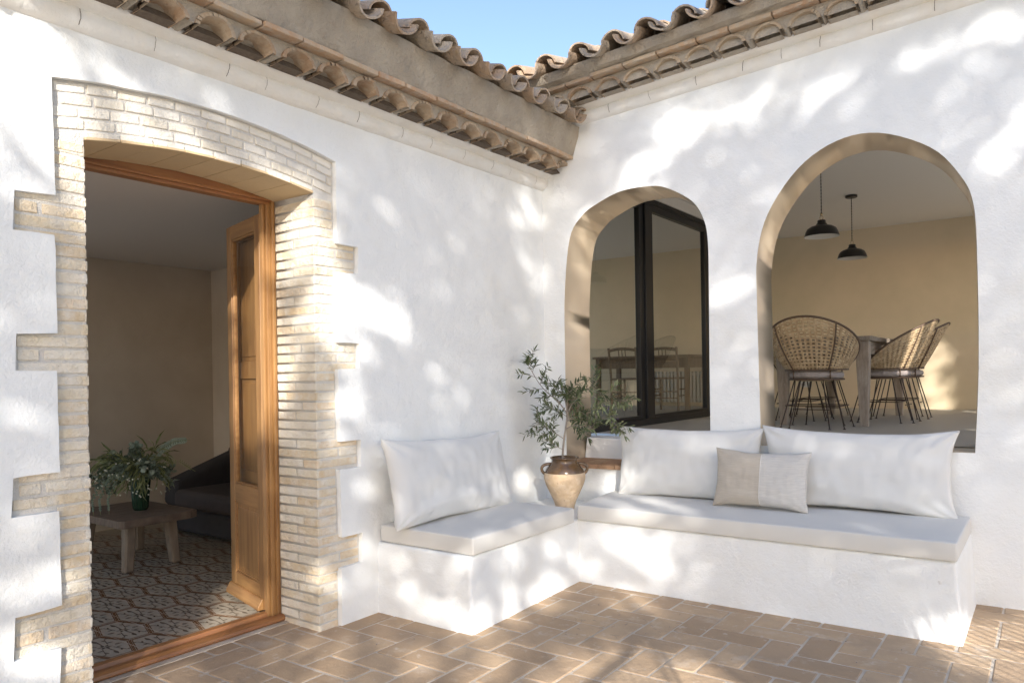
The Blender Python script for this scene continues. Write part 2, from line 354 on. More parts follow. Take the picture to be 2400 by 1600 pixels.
# ------------------------------------------------------------ curve-to-mesh walls with openings
def catmull(P, n=6):
    out = []
    for i in range(len(P) - 1):
        p0 = P[max(i - 1, 0)]; p1 = P[i]; p2 = P[i + 1]; p3 = P[min(i + 2, len(P) - 1)]
        for k in range(n):
            t = k / n
            out.append(tuple(0.5 * ((2 * p1[a]) + (-p0[a] + p2[a]) * t + (2 * p0[a] - 5 * p1[a] + 4 * p2[a] - p3[a]) * t * t + (-p0[a] + 3 * p1[a] - 3 * p2[a] + p3[a]) * t ** 3) for a in (0, 1)))
    out.append(tuple(P[-1])); return out
def slab(name, loops, thick, place, mats, parent, bevel=0.0, tan_test=None):
    """flat wall with holes: loops are (a, z) outlines; place(a, depth, z) -> world; depth 0 = outer face"""
    cu = bpy.data.curves.new('tmp', 'CURVE'); cu.dimensions = '2D'; cu.fill_mode = 'BOTH'; cu.extrude = thick / 2; cu.bevel_depth = 0
    for L in loops:
        sp = cu.splines.new('POLY'); sp.points.add(len(L) - 1)
        for k, (a, z) in enumerate(L): sp.points[k].co = (a, z, 0, 1)
        sp.use_cyclic_u = True
    ob = bpy.data.objects.new('tmp', cu); C.objects.link(ob)
    dg = bpy.context.evaluated_depsgraph_get(); me = bpy.data.meshes.new_from_object(ob.evaluated_get(dg))
    bpy.data.objects.remove(ob)
    me.name = name
    import bmesh
    bm = bmesh.new(); bm.from_mesh(me); bmesh.ops.remove_doubles(bm, verts=bm.verts, dist=1e-6)
    for f in bm.faces:
        f.normal_update()
        side = abs(f.normal.z) < .5; cen = f.calc_center_median()
        f.material_index = 1 if (side and tan_test and tan_test(cen.x, cen.y)) else 0
    for v in bm.verts:
        a, z, d = v.co.x, v.co.y, thick / 2 - v.co.z
        v.co = place(a, d, z)
    bmesh.ops.recalc_face_normals(bm, faces=bm.faces)
    bm.to_mesh(me); bm.free()
    for m in mats: me.materials.append(m)
    o = bpy.data.objects.new(name, me); C.objects.link(o); o.parent = parent
    if bevel:
        b = o.modifiers.new('b', 'BEVEL'); b.width = bevel; b.segments = 3; b.limit_method = 'ANGLE'; b.angle_limit = R(50); b.material = 0
    return o
def wob(L, amp, step=.05):
    """subdivide an outline and let it waver like hand-finished plaster"""
    out = []
    for k in range(len(L)):
        a = Vector((*L[k], 0)); b = Vector((*L[(k + 1) % len(L)], 0)); n = max(1, int((b - a).length / step))
        for j in range(n):
            p = a.lerp(b, j / n)
            out.append((p.x + amp * noise.noise(Vector((p.x * 9, p.y * 9, 3.1))), p.y + amp * noise.noise(Vector((p.x * 9, p.y * 9, 9.7)))))
    return out

# ============================================================ WING WITH THE DOOR
LW = empty('house_wing', (0, 0, 0), 0, 'white plastered house wing with brick framed doorway and tiled eaves', 'building')
# outline of the exposed brick surround (y, z)
Q = [(0.345, 0.53), (0.94, 1.11), (1.55, 1.712), (2.14, 2.312)]
YO0, YO1, YI0, YI1 = 1.452, 3.035, 1.600, 2.885
def extr(y): return 2.82 + 0.078 * (1 - ((y - 2.2) / .78) ** 2)          # top of the brick arch
def intr(y): return 2.592 + 0.058 * max(0, 1 - ((y - 2.243) / .645) ** 2)   # underside of the arch
def surround_outline():
    L = [(YO1 - .008, -.12)]
    for (a, b) in Q: L += [(YO1 - .004, a), (3.202, a + .004), (3.205, b), (YO1 + .003, b)]
    for k in range(13):
        y = YO1 + (YO0 - YO1) * k / 12; L.append((y, extr(y)))
    for (a, b) in reversed(Q): L += [(YO0 + .01, b), (1.302 if a > 1 else 1.282, b - .006), (1.296 if a > 1 else 1.272, a), (YO0 + .004, a)]
    L.append((YO0 - .012, -.12)); return L
so = wob(surround_outline()[:-1] + [(YO0 - .012, .0), ], .004, .06)
so = [p for p in so if p[1] > -.0]
so = [(YO1 - .008, .0)] + so if so[0][1] > .01 else so
# plaster skin: one outline around the doorway surround, open at the ground
outer = [(-4.0, -.05), (YO0 - .012, -.05)] + list(reversed([p for p in so])) + [(YO1 - .008, -.05), (5.6, -.05), (5.6, 3.16), (-4.0, 3.16)]
_seen = []; 
for p in outer:
    if not _seen or (abs(p[0] - _seen[-1][0]) + abs(p[1] - _seen[-1][1])) > .004: _seen.append(p)
slab('plaster_wall', [_seen], .034, lambda a, d, z: Vector((XL - d, a, z)), [M_white], LW, bevel=.007)
# masonry core behind the plaster with the plain door opening
core = [(-4.0, -.06), (YI0 - .003, -.06)] + [(YI0 - .003, 2.59)] + [(YI0 + (YI1 - YI0) * k / 12, intr(YI0 + (YI1 - YI0) * k / 12) + .012) for k in range(13)] + [(YI1 + .0012, -.06), (5.6, -.06), (5.6, 3.3), (-4.0, 3.3)]
slab('masonry_core', [core], .45, lambda a, d, z: Vector((XL - .0345 - d, a, z)), [M_mortar], LW)

def bricks():
    mb = MB(); F = XL - .0285
    def brk(y0, y1, z0, z1, x1=F, depth=.03, mm=0, c=None):
        j = .0022; g_ = .004
        x1 = x1 + random.uniform(-.003, .002)
        e0, e1 = random.uniform(.004, .0085), random.uniform(.004, .0085)
        mb.box((x1 - depth, y0 + g_ + random.uniform(0, .003), z0 + e0), (x1, y1 - g_ - random.uniform(0, .003), z1 - e1), mm, c, jit=j)
    P = .0575
    # courses from the ground to the springing, both piers
    n = 45
    for k in range(n):
        z0 = -.02 + k * P; z1 = z0 + P
        zc = (z0 + z1) / 2
        inq = [q for q in Q if q[0] - .01 < zc < q[1] + .01]
        yl = (1.31 if zc > 1 else 1.285) if inq else YO0 + .006
        yr = 3.198 if inq else YO1 - .006
        if zc > 2.6: continue
        # left pier
        if inq:
            i = int((zc - inq[0][0]) / P)
            if i == 1: brk(yl, 1.405, z0, z1); brk(1.415, YI0, z0, z1)
            elif i == 0: brk(yl, YI0 - .0, z0, z1)
            else: brk(yl, YI0, z0, z1)
        else: brk(yl, YI0 + random.uniform(-.004, .005), z0, z1)
        # right pier: face
        if inq:
            i = int((zc - inq[0][0]) / P)
            if i == 1: brk(YI1 + .0, 3.045, z0, z1); brk(3.05, yr, z0, z1)
            else: brk(YI1, yr, z0, z1)
        else: brk(YI1, yr, z0, z1)
        # right reveal (bricks run into the wall)
        c = random.random(); ya = YI1 - .003 + random.uniform(-.002, .002)
        cut = [-3.8925] + ([-3.72] if k % 3 == 1 else ([-3.66] if k % 3 == 2 and k % 2 else [])) + [F - .001]
        for a, b in zip(cut[:-1], cut[1:]):
            mb.box((a + .004, ya, z0 + .006), (b - .004 if b != cut[-1] else b, ya + .02, z1 - .006), 0, c if b == cut[-1] else None, jit=.002)
        mb.box((F - .03, ya, z0 + .006), (F - .0012, YI1 + .03, z1 - .006), 0, c, jit=.0012)
        # left reveal
        mb.box((-3.89, YI0 - .02, z0 + .006), (F - .001, YI0 + .001 + random.uniform(-.003, .003), z1 - .006), 0, None, jit=.002)
    # skewback areas beside the arch
    # arch rings: rows between intrados and extrados, clipped at the outer lines
    rows = 5
    def row_z(y, t):
        yc = min(max(y, YI0), YI1)
        lo = intr(yc) + .002; lo2 = 2.592 + .058 * (1 - ((y - 2.243) / .645) ** 2)
        lo = lo2
        return lo + (extr(y) - .003 - lo) * t
    for r in range(rows):
        t0, t1 = r / rows, (r + 1) / rows
        if r == 0: t0, t1 = 0.0, .16
        else: t0, t1 = .16 + (r - 1) * .21, .16 + r * .21
        y = YO0 + .008 - random.uniform(0, .14) + (.07 if r % 2 else 0)
        ln = .142 if r else .1606
        if r == 0: y = YI0
        end = YO1 - .008 if r else YI1
        while y < end - .01:
            y0 = max(y, YO0 + .008 if r else YI0); y1 = min(y + ln, end)
            if y1 - y0 > .025:
                g_ = .005; c = random.random(); P8 = []; x1 = F + random.uniform(-.002, .003) + (.002 if r == 0 else 0)
                gz = .0062 if r else .002
                for zz in (0, 1):
                    for yy in (y0 + g_, y1 - g_):
                        for xx in (x1 - .03, x1):
                            pass
                for k in range(8):
                    xx = x1 if k & 1 else x1 - .03; yy = (y1 - g_) if k & 2 else (y0 + g_)
                    zz = row_z(yy, t1) - gz if k & 4 else row_z(yy, t0) + gz
                    P8.append((xx, yy + random.uniform(-.0015, .0015), zz + random.uniform(-.0015, .0015)))
                mb.hexa(P8, 1, c)
            y += ln * random.uniform(.97, 1.03) if r else ln
    # flank bricks filling the small wedges between springing and lowest ring
    for (a, b) in ((YO0 + .008, YI0 - .004), (YI1 + .004, YO1 - .008)):
        z = 2.575
        brk(a, b, 2.52, 2.575)
    o = mb.build('brick_surround', [M_brick, M_archbrick], LW, bevel=.0045, seg=2)
    # soffit of the arch: flat clay tiles
    mb = MB(); ns = 8
    for k in range(ns):
        y0 = YI0 + (YI1 - YI0) * k / ns; y1 = YI0 + (YI1 - YI0) * (k + 1) / ns
        P8 = []
        for q in range(8):
            xx = XL - .024 if q & 1 else -3.895; yy = (y1 - .0015) if q & 2 else (y0 + .0015)
            P8.append((xx, yy, intr(yy) + (.014 if q & 4 else 0) + (0 if q & 4 else random.uniform(-.0015, .0015))))
        mb.hexa(P8, 0, random.random())
    mb.build('arch_soffit', M_soffit, LW, bevel=.002)
bricks()

# living room shell behind the door
rm = MB()
X1, X0, Y0, Y1, CZ = -3.985, -7.65, -.4, 4.8, 2.72
rm.box((X0 - .1, 1.75, 0), (X0, Y1 + .1, CZ + .1), 0); rm.box((X0 - .1, Y0, 2.69), (X0, 1.75, CZ + .1), 0); rm.box((X0, Y1, 0), (X1, Y1 + .1, CZ + .1), 0); rm.box((X0, -4.6, CZ), (X1, Y0, CZ + .1), 0)  # last box is an unseen porch roof added to keep direct sun out
rm.build('room_wall', M_brown_in, LW)
rm = MB(); rm.box((X0, Y0, CZ), (X1, Y1, CZ + .1), 0); rm.build('room_ceiling', mat('room_ceiling_paint', (0.70, 0.65, 0.60), .9), LW)
# door frame, leaf, threshold
fr = MB()
for (ya, yb) in ((YI1 - .004, YI1 + .07), (YI0 - .07, YI0 + .004)):
    pass
fr.box((-3.985, 2.865, .03), (-3.897, 2.984, 2.60)); fr.box((-3.975, 2.835, .03), (-3.915, 2.8645, 2.58)); fr.box((-3.96, 2.815, .03), (-3.93, 2.8345, 2.575))
fr.box((-3.985, 1.50, .03), (-3.897, 1.62, 2.60))
dfj = fr.build('door_frame', M_pine_z, LW, bevel=.004, seg=2)
fh = MB()
fh.box((-3.98, 1.62, 2.575), (-3.915, 2.864, 2.615)); 
prof = [(1.62, 2.60)] + [(1.62 + 1.245 * k / 12, intr(1.62 + 1.245 * k / 12) + .03) for k in range(13)] + [(2.865, 2.60)]
i0 = len(fh.v); n = len(prof)
for x in (-3.97, -3.9): 
    for (y, z) in prof: fh.v.append((x, y, z))
for k in range(n - 1): fh.face((i0 + k, i0 + k + 1, i0 + n + k + 1, i0 + n + k))
fh.face([i0 + k for k in range(n)]); fh.face([i0 + n + k for k in range(n)])
fh.box((-3.935, 1.62, 2.592), (-3.888, 2.864, 2.607))
fh.build('door_head', M_pine_y, LW, bevel=.003, seg=2)
th = MB()
th.prism([(-.02, .0), (.045, .0), (.055, .012), (.05, .028), (.03, .038), (.012, .040), (.006, .030), (-.03, .030), (-.04, .052), (-.085, .052), (-.085, 0)], 1.52, 2.985,
         lambda s, p, z: Vector((-3.905 + p, s, z + .006)), step=.3)
th.build('threshold', M_pine_y, LW, bevel=.003, seg=2)
st = MB(); st.box((-3.90, 1.60, -.02), (-3.815, 2.885, .005)); st.build('door_step', M_grout, LW)

def door_leaf(parent, name, mirror=1):
    """panelled leaf, local x along its width from the hinge, local z up, y = thickness"""
    root = empty(name, (0, 0, 0)); root.parent = parent
    Wd, H, T = .585, 2.535, .042
    mb = MB()
    mb.box((0, -T / 2, .05), (.085, T / 2, H)); mb.box((Wd - .085, -T / 2, .05), (Wd, T / 2, H))
    mb.build('stile', M_pine_z, root, bevel=.004, seg=2)
    mb = MB()
    for (a, b) in ((.05, .20), (.68, .80), (2.44, H)): mb.box((.086, -T / 2 + .001, a), (Wd - .086, T / 2 - .001, b))
    for (a, b) in ((.20, .215), (.665, .68), (.80, .812), (2.428, 2.44)): mb.box((.086, -T / 2 + .008, a), (Wd - .086, T / 2 - .008, b))
    for x in (.086, Wd - .098): mb.box((x, -T / 2 + .008, .2), (x + .012, T / 2 - .008, 2.44))
    mb.build('rail', M_pine_x, root, bevel=.003, seg=2)
    mb = MB(); mb.box((.12, -.011, .24), (Wd - .12, .011, .64)); mb.box((.095, -.006, .21), (Wd - .095, .006, .67))
    mb.build('panel', M_pine_z, root, bevel=.008, seg=2)
    mb = MB(); mb.poly([(.095, 0, .81), (Wd - .095, 0, .81), (Wd - .095, 0, 2.43), (.095, 0, 2.43)]); mb.build('pane', M_glass, root)
    mb = MB(); mb.prism([(-T / 2, .05), (-T / 2 - .038, .05), (-T / 2 - .038, .072), (-T / 2 - .012, .118), (-T / 2 - .001, .121)], .01, Wd + .0, lambda s, p, z: Vector((s, p * mirror, z)), step=.6)
    mb.build('weatherboard', M_pine_x, root, bevel=.004, seg=2)
    eg = mat('end_grain', (0.20, 0.08, 0.03), .6)
    for z in (.12, .69, .80, 2.42):
        mb = MB(); mb.box((-.0015, -.012, z), (.004, .012, z + .085)); mb.build('tenon', eg, root)
    return root
lf = door_leaf(LW, 'door'); lf.location = (-4.01, 2.872, 0)
ang = math.atan2(3.018 - 2.869, -4.599 + 4.008); lf.rotation_euler = (0, 0, ang)
# local -y must face the doorway side: rotate so that weatherboard faces the viewer
for ch in [x for x in S.objects if x.parent == lf]:
    pass
lf.scale = (1, -1, 1)
# second leaf folded back behind the first, a solid shutter seen through the glass
sh = empty('inner_shutter', (-4.00, 2.945, 0)); sh.parent = LW; sh.rotation_euler = (0, 0, math.atan2(.155, -.61)); sh.scale = (1.08, 1, 1)
mb = MB()
mb.box((0, -.018, .06), (.07, .018, 2.52)); mb.box((.53, -.018, .06), (.60, .018, 2.52))
for (a, b) in ((.06, .16), (.78, .88), (1.50, 1.62), (2.44, 2.52)): mb.box((.071, -.0175, a), (.529, .0175, b))
mb.build('shutter_frame', M_pine_z, sh, bevel=.003)
mb = MB()
for (a, b) in ((.19, .75), (.91, 1.47), (1.65, 2.41)):
    mb.box((.075, -.005, a - .03), (.525, .005, b + .03)); mb.box((.10, -.011, a), (.50, .011, b))
mb.build('shutter_panel', M_pine_z, sh, bevel=.008, seg=2)

# ------------------------------------------------------------ eaves (both wings)
def barrel(mb, P0, ax, side, up, r0, r1, L, convex=True, th=.013, m=0, c=None, n=9, arc=1.0):
    """one canal tile: half tube from P0 along ax"""
    c = random.random() if c is None else c
    segs = 3; rings = []
    wv = random.uniform(-.004, .004)
    for q in range(2):
        for k in range(segs + 1):
            f = k / segs; r = r0 + (r1 - r0) * f - (th if q else 0); o = P0 + ax * (L * f)
            i = len(mb.v)
            for j in range(n + 1):
                t = math.pi * (.5 + arc * (j / n - .5))
                h = math.sin(t) * (1 if convex else -1)
                mb.v.append(tuple(o + side * (math.cos(t) * r) + up * (h * r * .92 + wv * math.cos(3 * t))))
            rings.append(i)
    O, I = rings[:segs + 1], rings[segs + 1:]
    for k in range(segs):
        for j in range(n):
            mb.face((O[k] + j, O[k + 1] + j, O[k + 1] + j + 1, O[k] + j + 1), m, c)
            mb.face((I[k] + j, I[k] + j + 1, I[k + 1] + j + 1, I[k + 1] + j), m, c)
    for k in range(segs):
        mb.face((O[k], I[k], I[k + 1], O[k + 1]), m, c); mb.face((O[k] + n, O[k + 1] + n, I[k + 1] + n, I[k] + n), m, c)
    for j in range(n):
        mb.face((O[0] + j, O[0] + j + 1, I[0] + j + 1, I[0] + j), m, c); mb.face((O[-1] + j, I[-1] + j, I[-1] + j + 1, O[-1] + j + 1), m, c)

def eaves(parent, fn, s0, s1, dz, low_ph, up_ph, up_z, roof_len=2.2, end_s=None, low_pitch=.245, up_pitch=.28, slope=.30, bandh=0.0, filled=False):
    """fn(s,p,z) world; dz(s) height offset; profile taken from the junction of the two roofs"""
    F = lambda s, p, z: fn(s, p, z + dz(s))
    # plaster bead and cove under the tiles
    mb = MB()
    mb.prism([(-.012, 3.055), (.012, 3.06), (.034, 3.075), (.05, 3.095), (.056, 3.118), (.05, 3.14), (.038, 3.15), (.05, 3.158), (.085, 3.172), (.10, 3.184), (.10, 3.20), (-.012, 3.20)],
             s0, s1, F, step=.12, jit=.006)
    q = s0 + .3
    while q < s1 - .1:
        w_ = random.uniform(.0006, .0018); sk = random.uniform(-.012, .012); PR = [(.035, 3.074), (.0515, 3.095), (.0575, 3.118), (.0515, 3.14)]
        for i in range(3):
            (pa, za), (pb, zb_) = PR[i], PR[i + 1]; ka, kb = q + sk * i / 3 + random.uniform(-.002, .002), q + sk * (i + 1) / 3
            mb.poly([F(ka - w_, pa + .006, za), F(ka + w_, pa + .006, za), F(kb + w_, pb + .006, zb_), F(kb - w_, pb + .006, zb_)], 1)
        q += random.uniform(.22, .40)
    shade_auto(mb.build('moulding', [M_mould, M_darkmortar], parent, recalc=True), 60)
    # lower course: mortar fascia with half round hollows
    mb = MB(); dk = MB(); tl = MB()
    n0 = int(math.floor((s0 - low_ph) / low_pitch)); n1 = int(math.ceil((s1 - low_ph) / low_pitch))
    zb, zt = 3.186, 3.275
    for k in range(n0, n1 + 1):
        c0 = low_ph + k * low_pitch
        a = max(s0, c0 - low_pitch / 2); b = min(s1, c0 + low_pitch / 2)
        if b - a >= .02 and s0 < c0 < s1: c0 += random.uniform(-.007, .007)
        if b - a < .02: continue
        r = low_pitch * .44; hgt = zt - zb - .012
        # fascia strip columns between arch line and top
        N = 14
        for q in range(N):
            sa = a + (b - a) * q / N; sb = a + (b - a) * (q + 1) / N
            def az(s):
                x = abs(s - c0) / r
                return zb + hgt * math.sqrt(max(0, 1 - x * x)) if x < 1 else zb
            for (p0_, zz) in ((.236, zt), ):
                mb.poly([F(sa, .238, az(sa)), F(sb, .238, az(sb)), F(sb, .238, zt), F(sa, .238, zt)], 0)
                mb.poly([F(sa, .238, az(sa)), F(sb, .238, az(sb)), F(sb, .09, max(zb - .002, az(sb) - .012)), F(sa, .09, max(zb - .002, az(sa) - .012))], 0)
        # tile ring in the hollow
        n = 12; c = random.random(); ri = random.uniform(.76, .83); rg = .02
        for q in range(n):
            t0 = math.pi * q / n; t1 = math.pi * (q + 1) / n
            def pt(t, rr, p):
                s = c0 + math.cos(t) * r * rr; s = min(max(s, s0), s1)
                return F(s, p, zb + math.sin(t) * (hgt) * rr + (0 if p > .2 else -.012))
            pp = .255 + rg * noise.noise(Vector((c * 50, q * .3, 0)))
            tl.poly([pt(t0, 1.0, pp), pt(t1, 1.0, pp), pt(t1, ri, pp), pt(t0, ri, pp)], 0, c)
            tl.poly([pt(t0, ri, pp), pt(t1, ri, pp), pt(t1, ri, .11), pt(t0, ri, .11)], 0, c)
            tl.poly([pt(t0, 1.0, pp), pt(t1, 1.0, pp), pt(t1, 1.0, .232), pt(t0, 1.0, .232)], 0, c)
        # dark mortar closing the hollow, sloped
        pf = (.236, .012) if filled else (.175, .05)
        pts = [F(min(max(c0 + math.cos(math.pi * q / 10) * r * .87, s0), s1), pf[0] - pf[1] * math.sin(math.pi * q / 10), zb - .004 + math.sin(math.pi * q / 10) * hgt * .87) for q in range(11)]
        dk.poly(pts, 0)
        pts2 = [F(min(max(c0 + math.cos(math.pi * q / 10) * r * .86, s0), s1), .175 - .05 * math.sin(math.pi * q / 10), zb - .004 + math.sin(math.pi * q / 10) * hgt * .80) for q in range(11)]
        dk.poly([F(c0 - r * .86, .175, zb - .004), F(c0 + r * .86, .175, zb - .004), F(c0 + r * .86, .09, zb - .004), F(c0 - r * .86, .09, zb - .004)], 0)
    mb.prism([(.09, 3.20), (.236, zt + .0), (.236, zt + .004), (.0, zt + .004), (.0, 3.20)], s0, s1, F, step=.5)
    mb.build('eave_mortar', M_render, parent); dk.build('hollow_mortar', M_render if filled else M_darkmortar, parent, recalc=False)
    tl.build('eave_tiles', M_eavetile, parent, recalc=False)
    # thin brick band
    mb = MB(); s = s0; bz0, bz1 = zt + .003, zt + .030 + bandh
    while s < s1:
        e = min(s1, s + random.uniform(.22, .30)); g_ = .004; c = random.random(); o = random.uniform(-.012, .012); P8 = []
        for k in range(8):
            ss = (e - g_) if k & 2 else (s + g_)
            P8.append(F(ss, (.305 + o) if k & 1 else .1, (bz1 if k & 4 else bz0) + random.uniform(-.004, .004)))
        mb.hexa(P8, 0, c); s = e
    mb.build('brick_band', M_band, parent, bevel=.003, seg=1)
    # sloping mortar fill up to the roof tiles
    zu = up_z                       # underside height of the channel tiles at the lip
    mb = MB()
    mb.prism([(.1, bz1 + .001), (.292, bz1 + .001), (.298, bz1 + .012), (.345, zu - .015), (.36, zu + .05), (.1, zu + .08)], s0, s1, F, step=.08, jit=.012)
    shade_auto(mb.build('sloping_mortar', M_render, parent), 50)
    # roof tiles
    mb = MB(); n0 = int(math.ceil((s0 - up_ph) / up_pitch)); n1 = int(math.floor((s1 - up_ph) / up_pitch))
    base = F(0, 0, 0)
    for k in range(n0, n1 + 1):
        for row in range(6):
            for kind in (0, 1):
                s = up_ph + (k + (.5 if kind == 0 else 0)) * up_pitch + random.uniform(-.012, .012)
                if s < s0 or s > s1: continue
                lip = (.49 if kind == 0 else .425) + random.uniform(-.018, .018)
                p = lip - row * .36
                zz = zu + slope * (lip - p) + random.uniform(-.005, .005)
                side = (F(s + .1, 0, 3) - F(s - .1, 0, 3)).normalized()
                inw = (F(s, -1, 3) - F(s, 0, 3)).normalized()
                tilt = random.uniform(-.03, .03)
                ax = (inw + Vector((0, 0, slope)) + side * tilt).normalized(); up = side.cross(ax)
                if up.z < 0: up = -up
                if kind == 0: barrel(mb, F(s, p, zz + .095), ax, side, up, .098, .085, .44, convex=False)
                else: barrel(mb, F(s, p, zz + .085), ax, side, up, .094, .080, .44, convex=True)
    shade_auto(mb.build('roof_tiles', M_roof, parent, recalc=False), 50)
    # roof deck behind the tiles
    mb = MB()
    mb.prism([(.33, zu + .07), (.33, zu + .03), (-.2, zt), (-3.0, zt), (-3.0, zu + slope * 3.3 + .03)], s0, s1, F, step=1.0)
    mb.build('roof_deck', M_render, parent)

eaves(LW, LWp, -4.0, 5.335, lambda s: 0.0, 3.555, 3.87, 3.485, slope=.30)

# ============================================================ WING WITH THE ARCHES
RWG = empty('house_wing', (0, 0, 0), 0, 'white plastered house wing with two arched openings and sloping tiled eaves', 'building')
small = [(0.195, .80), (0.195, 1.6), (0.200, 2.15), (0.255, 2.624), (.37, 2.80), (0.513, 2.885), (.72, 2.955), (0.945, 2.962), (1.095, 2.930), (1.296, 2.803), (1.385, 2.66), (1.418, 2.48), (1.42, 2.1), (1.416, 1.5), (1.415, .955)]
large = [(1.785, .958), (1.778, 1.5), (1.772, 2.0), (1.778, 2.33), (1.859, 2.633), (2.069, 2.923), (2.322, 3.072), (2.587, 3.080), (2.884, 2.932), (3.047, 2.727), (3.119, 2.527), (3.134, 2.15), (3.132, 1.5), (3.106, .958)]
def arch_loop(P, n=5):
    return catmull(P, n)
hs = arch_loop(small); hl = arch_loop(large)
hs = hs[:-1] + [(1.415, .955), (.74, .955), (.74, .757), (.195, .757)]
hs_clean = [p for p in hs if p[1] > .80] 
hs_loop = [(.195, .757)] + hs_clean + [(1.415, .955), (.80, .955), (.80, .757)]
dzR = lambda s: .50 + .088 * (s - .5)
out = [(-.6, -.06), (4.22, -.06), (4.22, 3.16 + dzR(4.22)), (-.6, 3.16 + dzR(-.6))]
slab('plaster_wall', [out, hs_loop, hl], .48, lambda a, d, z: RW(a, d, z), [M_white, M_tan], RWG, bevel=.014,
     tan_test=lambda a, z: (.19 < a < 1.43 or 1.76 < a < 3.2) and .7 < z < 3.2)
# inner raised sill block in the small arch and the little tiled ledge
mb = MB(); mb.hexa([RW(u, v, z) for (u, v, z) in ((.199, .33, .757), (.79, .33, .757), (.199, .475, .757), (.79, .475, .757), (.215, .345, .940), (.79, .345, .940), (.215, .475, .952), (.79, .475, .952))], 0)
mb.build('window_sill', M_white, RWG, bevel=.01, seg=3)
mb = MB(); u = .205
while u < .98:
    e = u + .145; mb.hexa([RW(a, v, z) for (a, v, z) in ((u + .002, -.03, .724), (e - .002, -.03, .724), (u + .002, -.002, .724), (e - .002, -.002, .724), (u + .002, -.03, .757), (e - .002, -.03, .757), (u + .002, -.002, .7605), (e - .002, -.002, .7605))], 0, random.random())
    if u > .2: mb.hexa([RW(a, v, z) for (a, v, z) in ((u + .002, .0, .7572), (min(e, .795) - .002, .0, .7572), (u + .002, .33, .7572), (min(e, .795) - .002, .33, .7572), (u + .002, .0, .7615), (min(e, .795) - .002, .0, .7615), (u + .002, .33, .768), (min(e, .795) - .002, .33, .768))], 0, random.random()) if u < .78 else None
    u = e
mb.build('tiled_ledge', mat('ledge_tile', (0.5, 0.3, 0.17), .85, tint_cols=[(0.52, 0.31, 0.18), (0.40, 0.23, 0.14), (0.55, 0.36, 0.21)], var=.6, vscale=15, bump=.6, bscale=60), RWG, bevel=.004, seg=2)
eaves(RWG, RWp, -0.40, 4.5, dzR, .485, .30, 3.345, low_pitch=.2395, up_pitch=.272, slope=.30, filled=True)
# filler: wall top left of the eaves end
# dining room shell: far wall, side wall with tall slatted opening, ceiling
DY = 11.1
mb = MB(); mb.box((-7.6, DY, ZF - .1), (1.4, DY + .1, CEIL2 + .1)); mb.box((-7.7, 5.95, ZF - .1), (-7.6, DY + .1, ZF + .2))
# right wall of the dining room with a wide opening to the garden
RX = 0.62
mb.box((RX, 5.7, ZF - .1), (RX + .1, 5.95, CEIL2)); mb.box((RX, 10.6, ZF - .1), (RX + .1, DY, CEIL2)); mb.box((RX, 5.95, 3.2), (RX + .1, 10.6, CEIL2))
# wall behind the small arch's left side
mb.box((-7.6, 5.85, ZF - .1), (-3.46, 5.95, CEIL2))
mb.build('room_wall', M_tan_in, RWG)
mb = MB(); mb.box((-7.6, 5.74, CEIL2), (1.4, DY + .1, CEIL2 + .1)); mb.build('room_ceiling', M_ceil, RWG)
mb = MB()
for (y, w) in ((6.32, .10), (7.05, .06), (7.85, .06), (8.7, .08), (9.6, .06), (10.5, .10)): mb.box((RX + .02, y, ZF), (RX + .08, y + w, 3.2))
for z in (ZF + .02, ZF + .95, 3.13): mb.box((RX + .03, 6.42, z), (RX + .07, 10.5, z + .06))
for k in range(30): mb.box((RX + .04, 6.46 + k * .136, ZF + .081), (RX + .06, 6.475 + k * .136, ZF + .949))
mb.build('garden_screen', M_black, RWG)
mb = MB(); mb.poly([(-7.6, 5.85, ZF), (1.4, 5.85, ZF), (1.4, DY, ZF), (-7.6, DY, ZF)])
tag(mb.build('dining_room_floor', M_floor_in), kind='structure')
mb = MB(); mb.hexa([RW(u, v, z) for (u, v, z) in ((1.72, .44, .94), (3.2, .44, .94), (1.72, .8, .94), (3.2, .8, .94), (1.72, .4805, ZF - .002), (3.2, .4805, ZF - .002), (1.72, .8, ZF - .002), (3.2, .8, ZF - .002))])
mb.build('inner_sill', M_floor_in, RWG)
# black sliding door seen through the small arch
sd = empty('sliding_door', (0, 0, 0)); sd.parent = RWG
GX = -3.37
mb = MB()
zt = 3.30
mb.box((GX - .05, 5.80, ZF), (GX + .03, 8.72, ZF + .065)); mb.box((GX - .05, 5.80, zt - .07), (GX + .03, 8.72, zt)); mb.box((GX + .02, 5.80, zt - .045), (GX + .045, 8.72, zt - .03))
mb.box((GX - .05, 8.66, ZF + .065), (GX + .03, 8.72, zt - .07))
for (y0, y1, dx) in ((6.86, 6.96, -.02), (6.961, 7.13, .0), (8.56, 8.66, 0)):
    mb.box((GX - .03 + dx, y0, ZF + .065), (GX + .025 + dx, y1, zt - .07))
mb.box((GX - .03, 7.13, zt - .13), (GX + .025, 8.56, zt - .07)); mb.box((GX - .05, 5.80, zt - .13), (GX + .005, 6.86, zt - .07))
mb.box((GX - .03, 7.13, ZF + .065), (GX + .025, 8.56, ZF + .10)); mb.box((GX - .05, 5.80, ZF + .065), (GX + .005, 6.86, ZF + .10))
mb.build('door_frame', M_black, sd, bevel=.003)
mb = MB(); mb.poly([(GX, 7.13, ZF + .10), (GX, 8.56, ZF + .10), (GX, 8.56, zt - .13), (GX, 7.13, zt - .13)]); mb.build('pane', M_darkglass, sd)
mb = MB(); mb.poly([(GX - .024, 5.8, ZF + .10), (GX - .024, 6.86, ZF + .10), (GX - .024, 6.86, zt - .13), (GX - .024, 5.8, zt - .13)]); mb.build('pane', M_darkglass, sd)
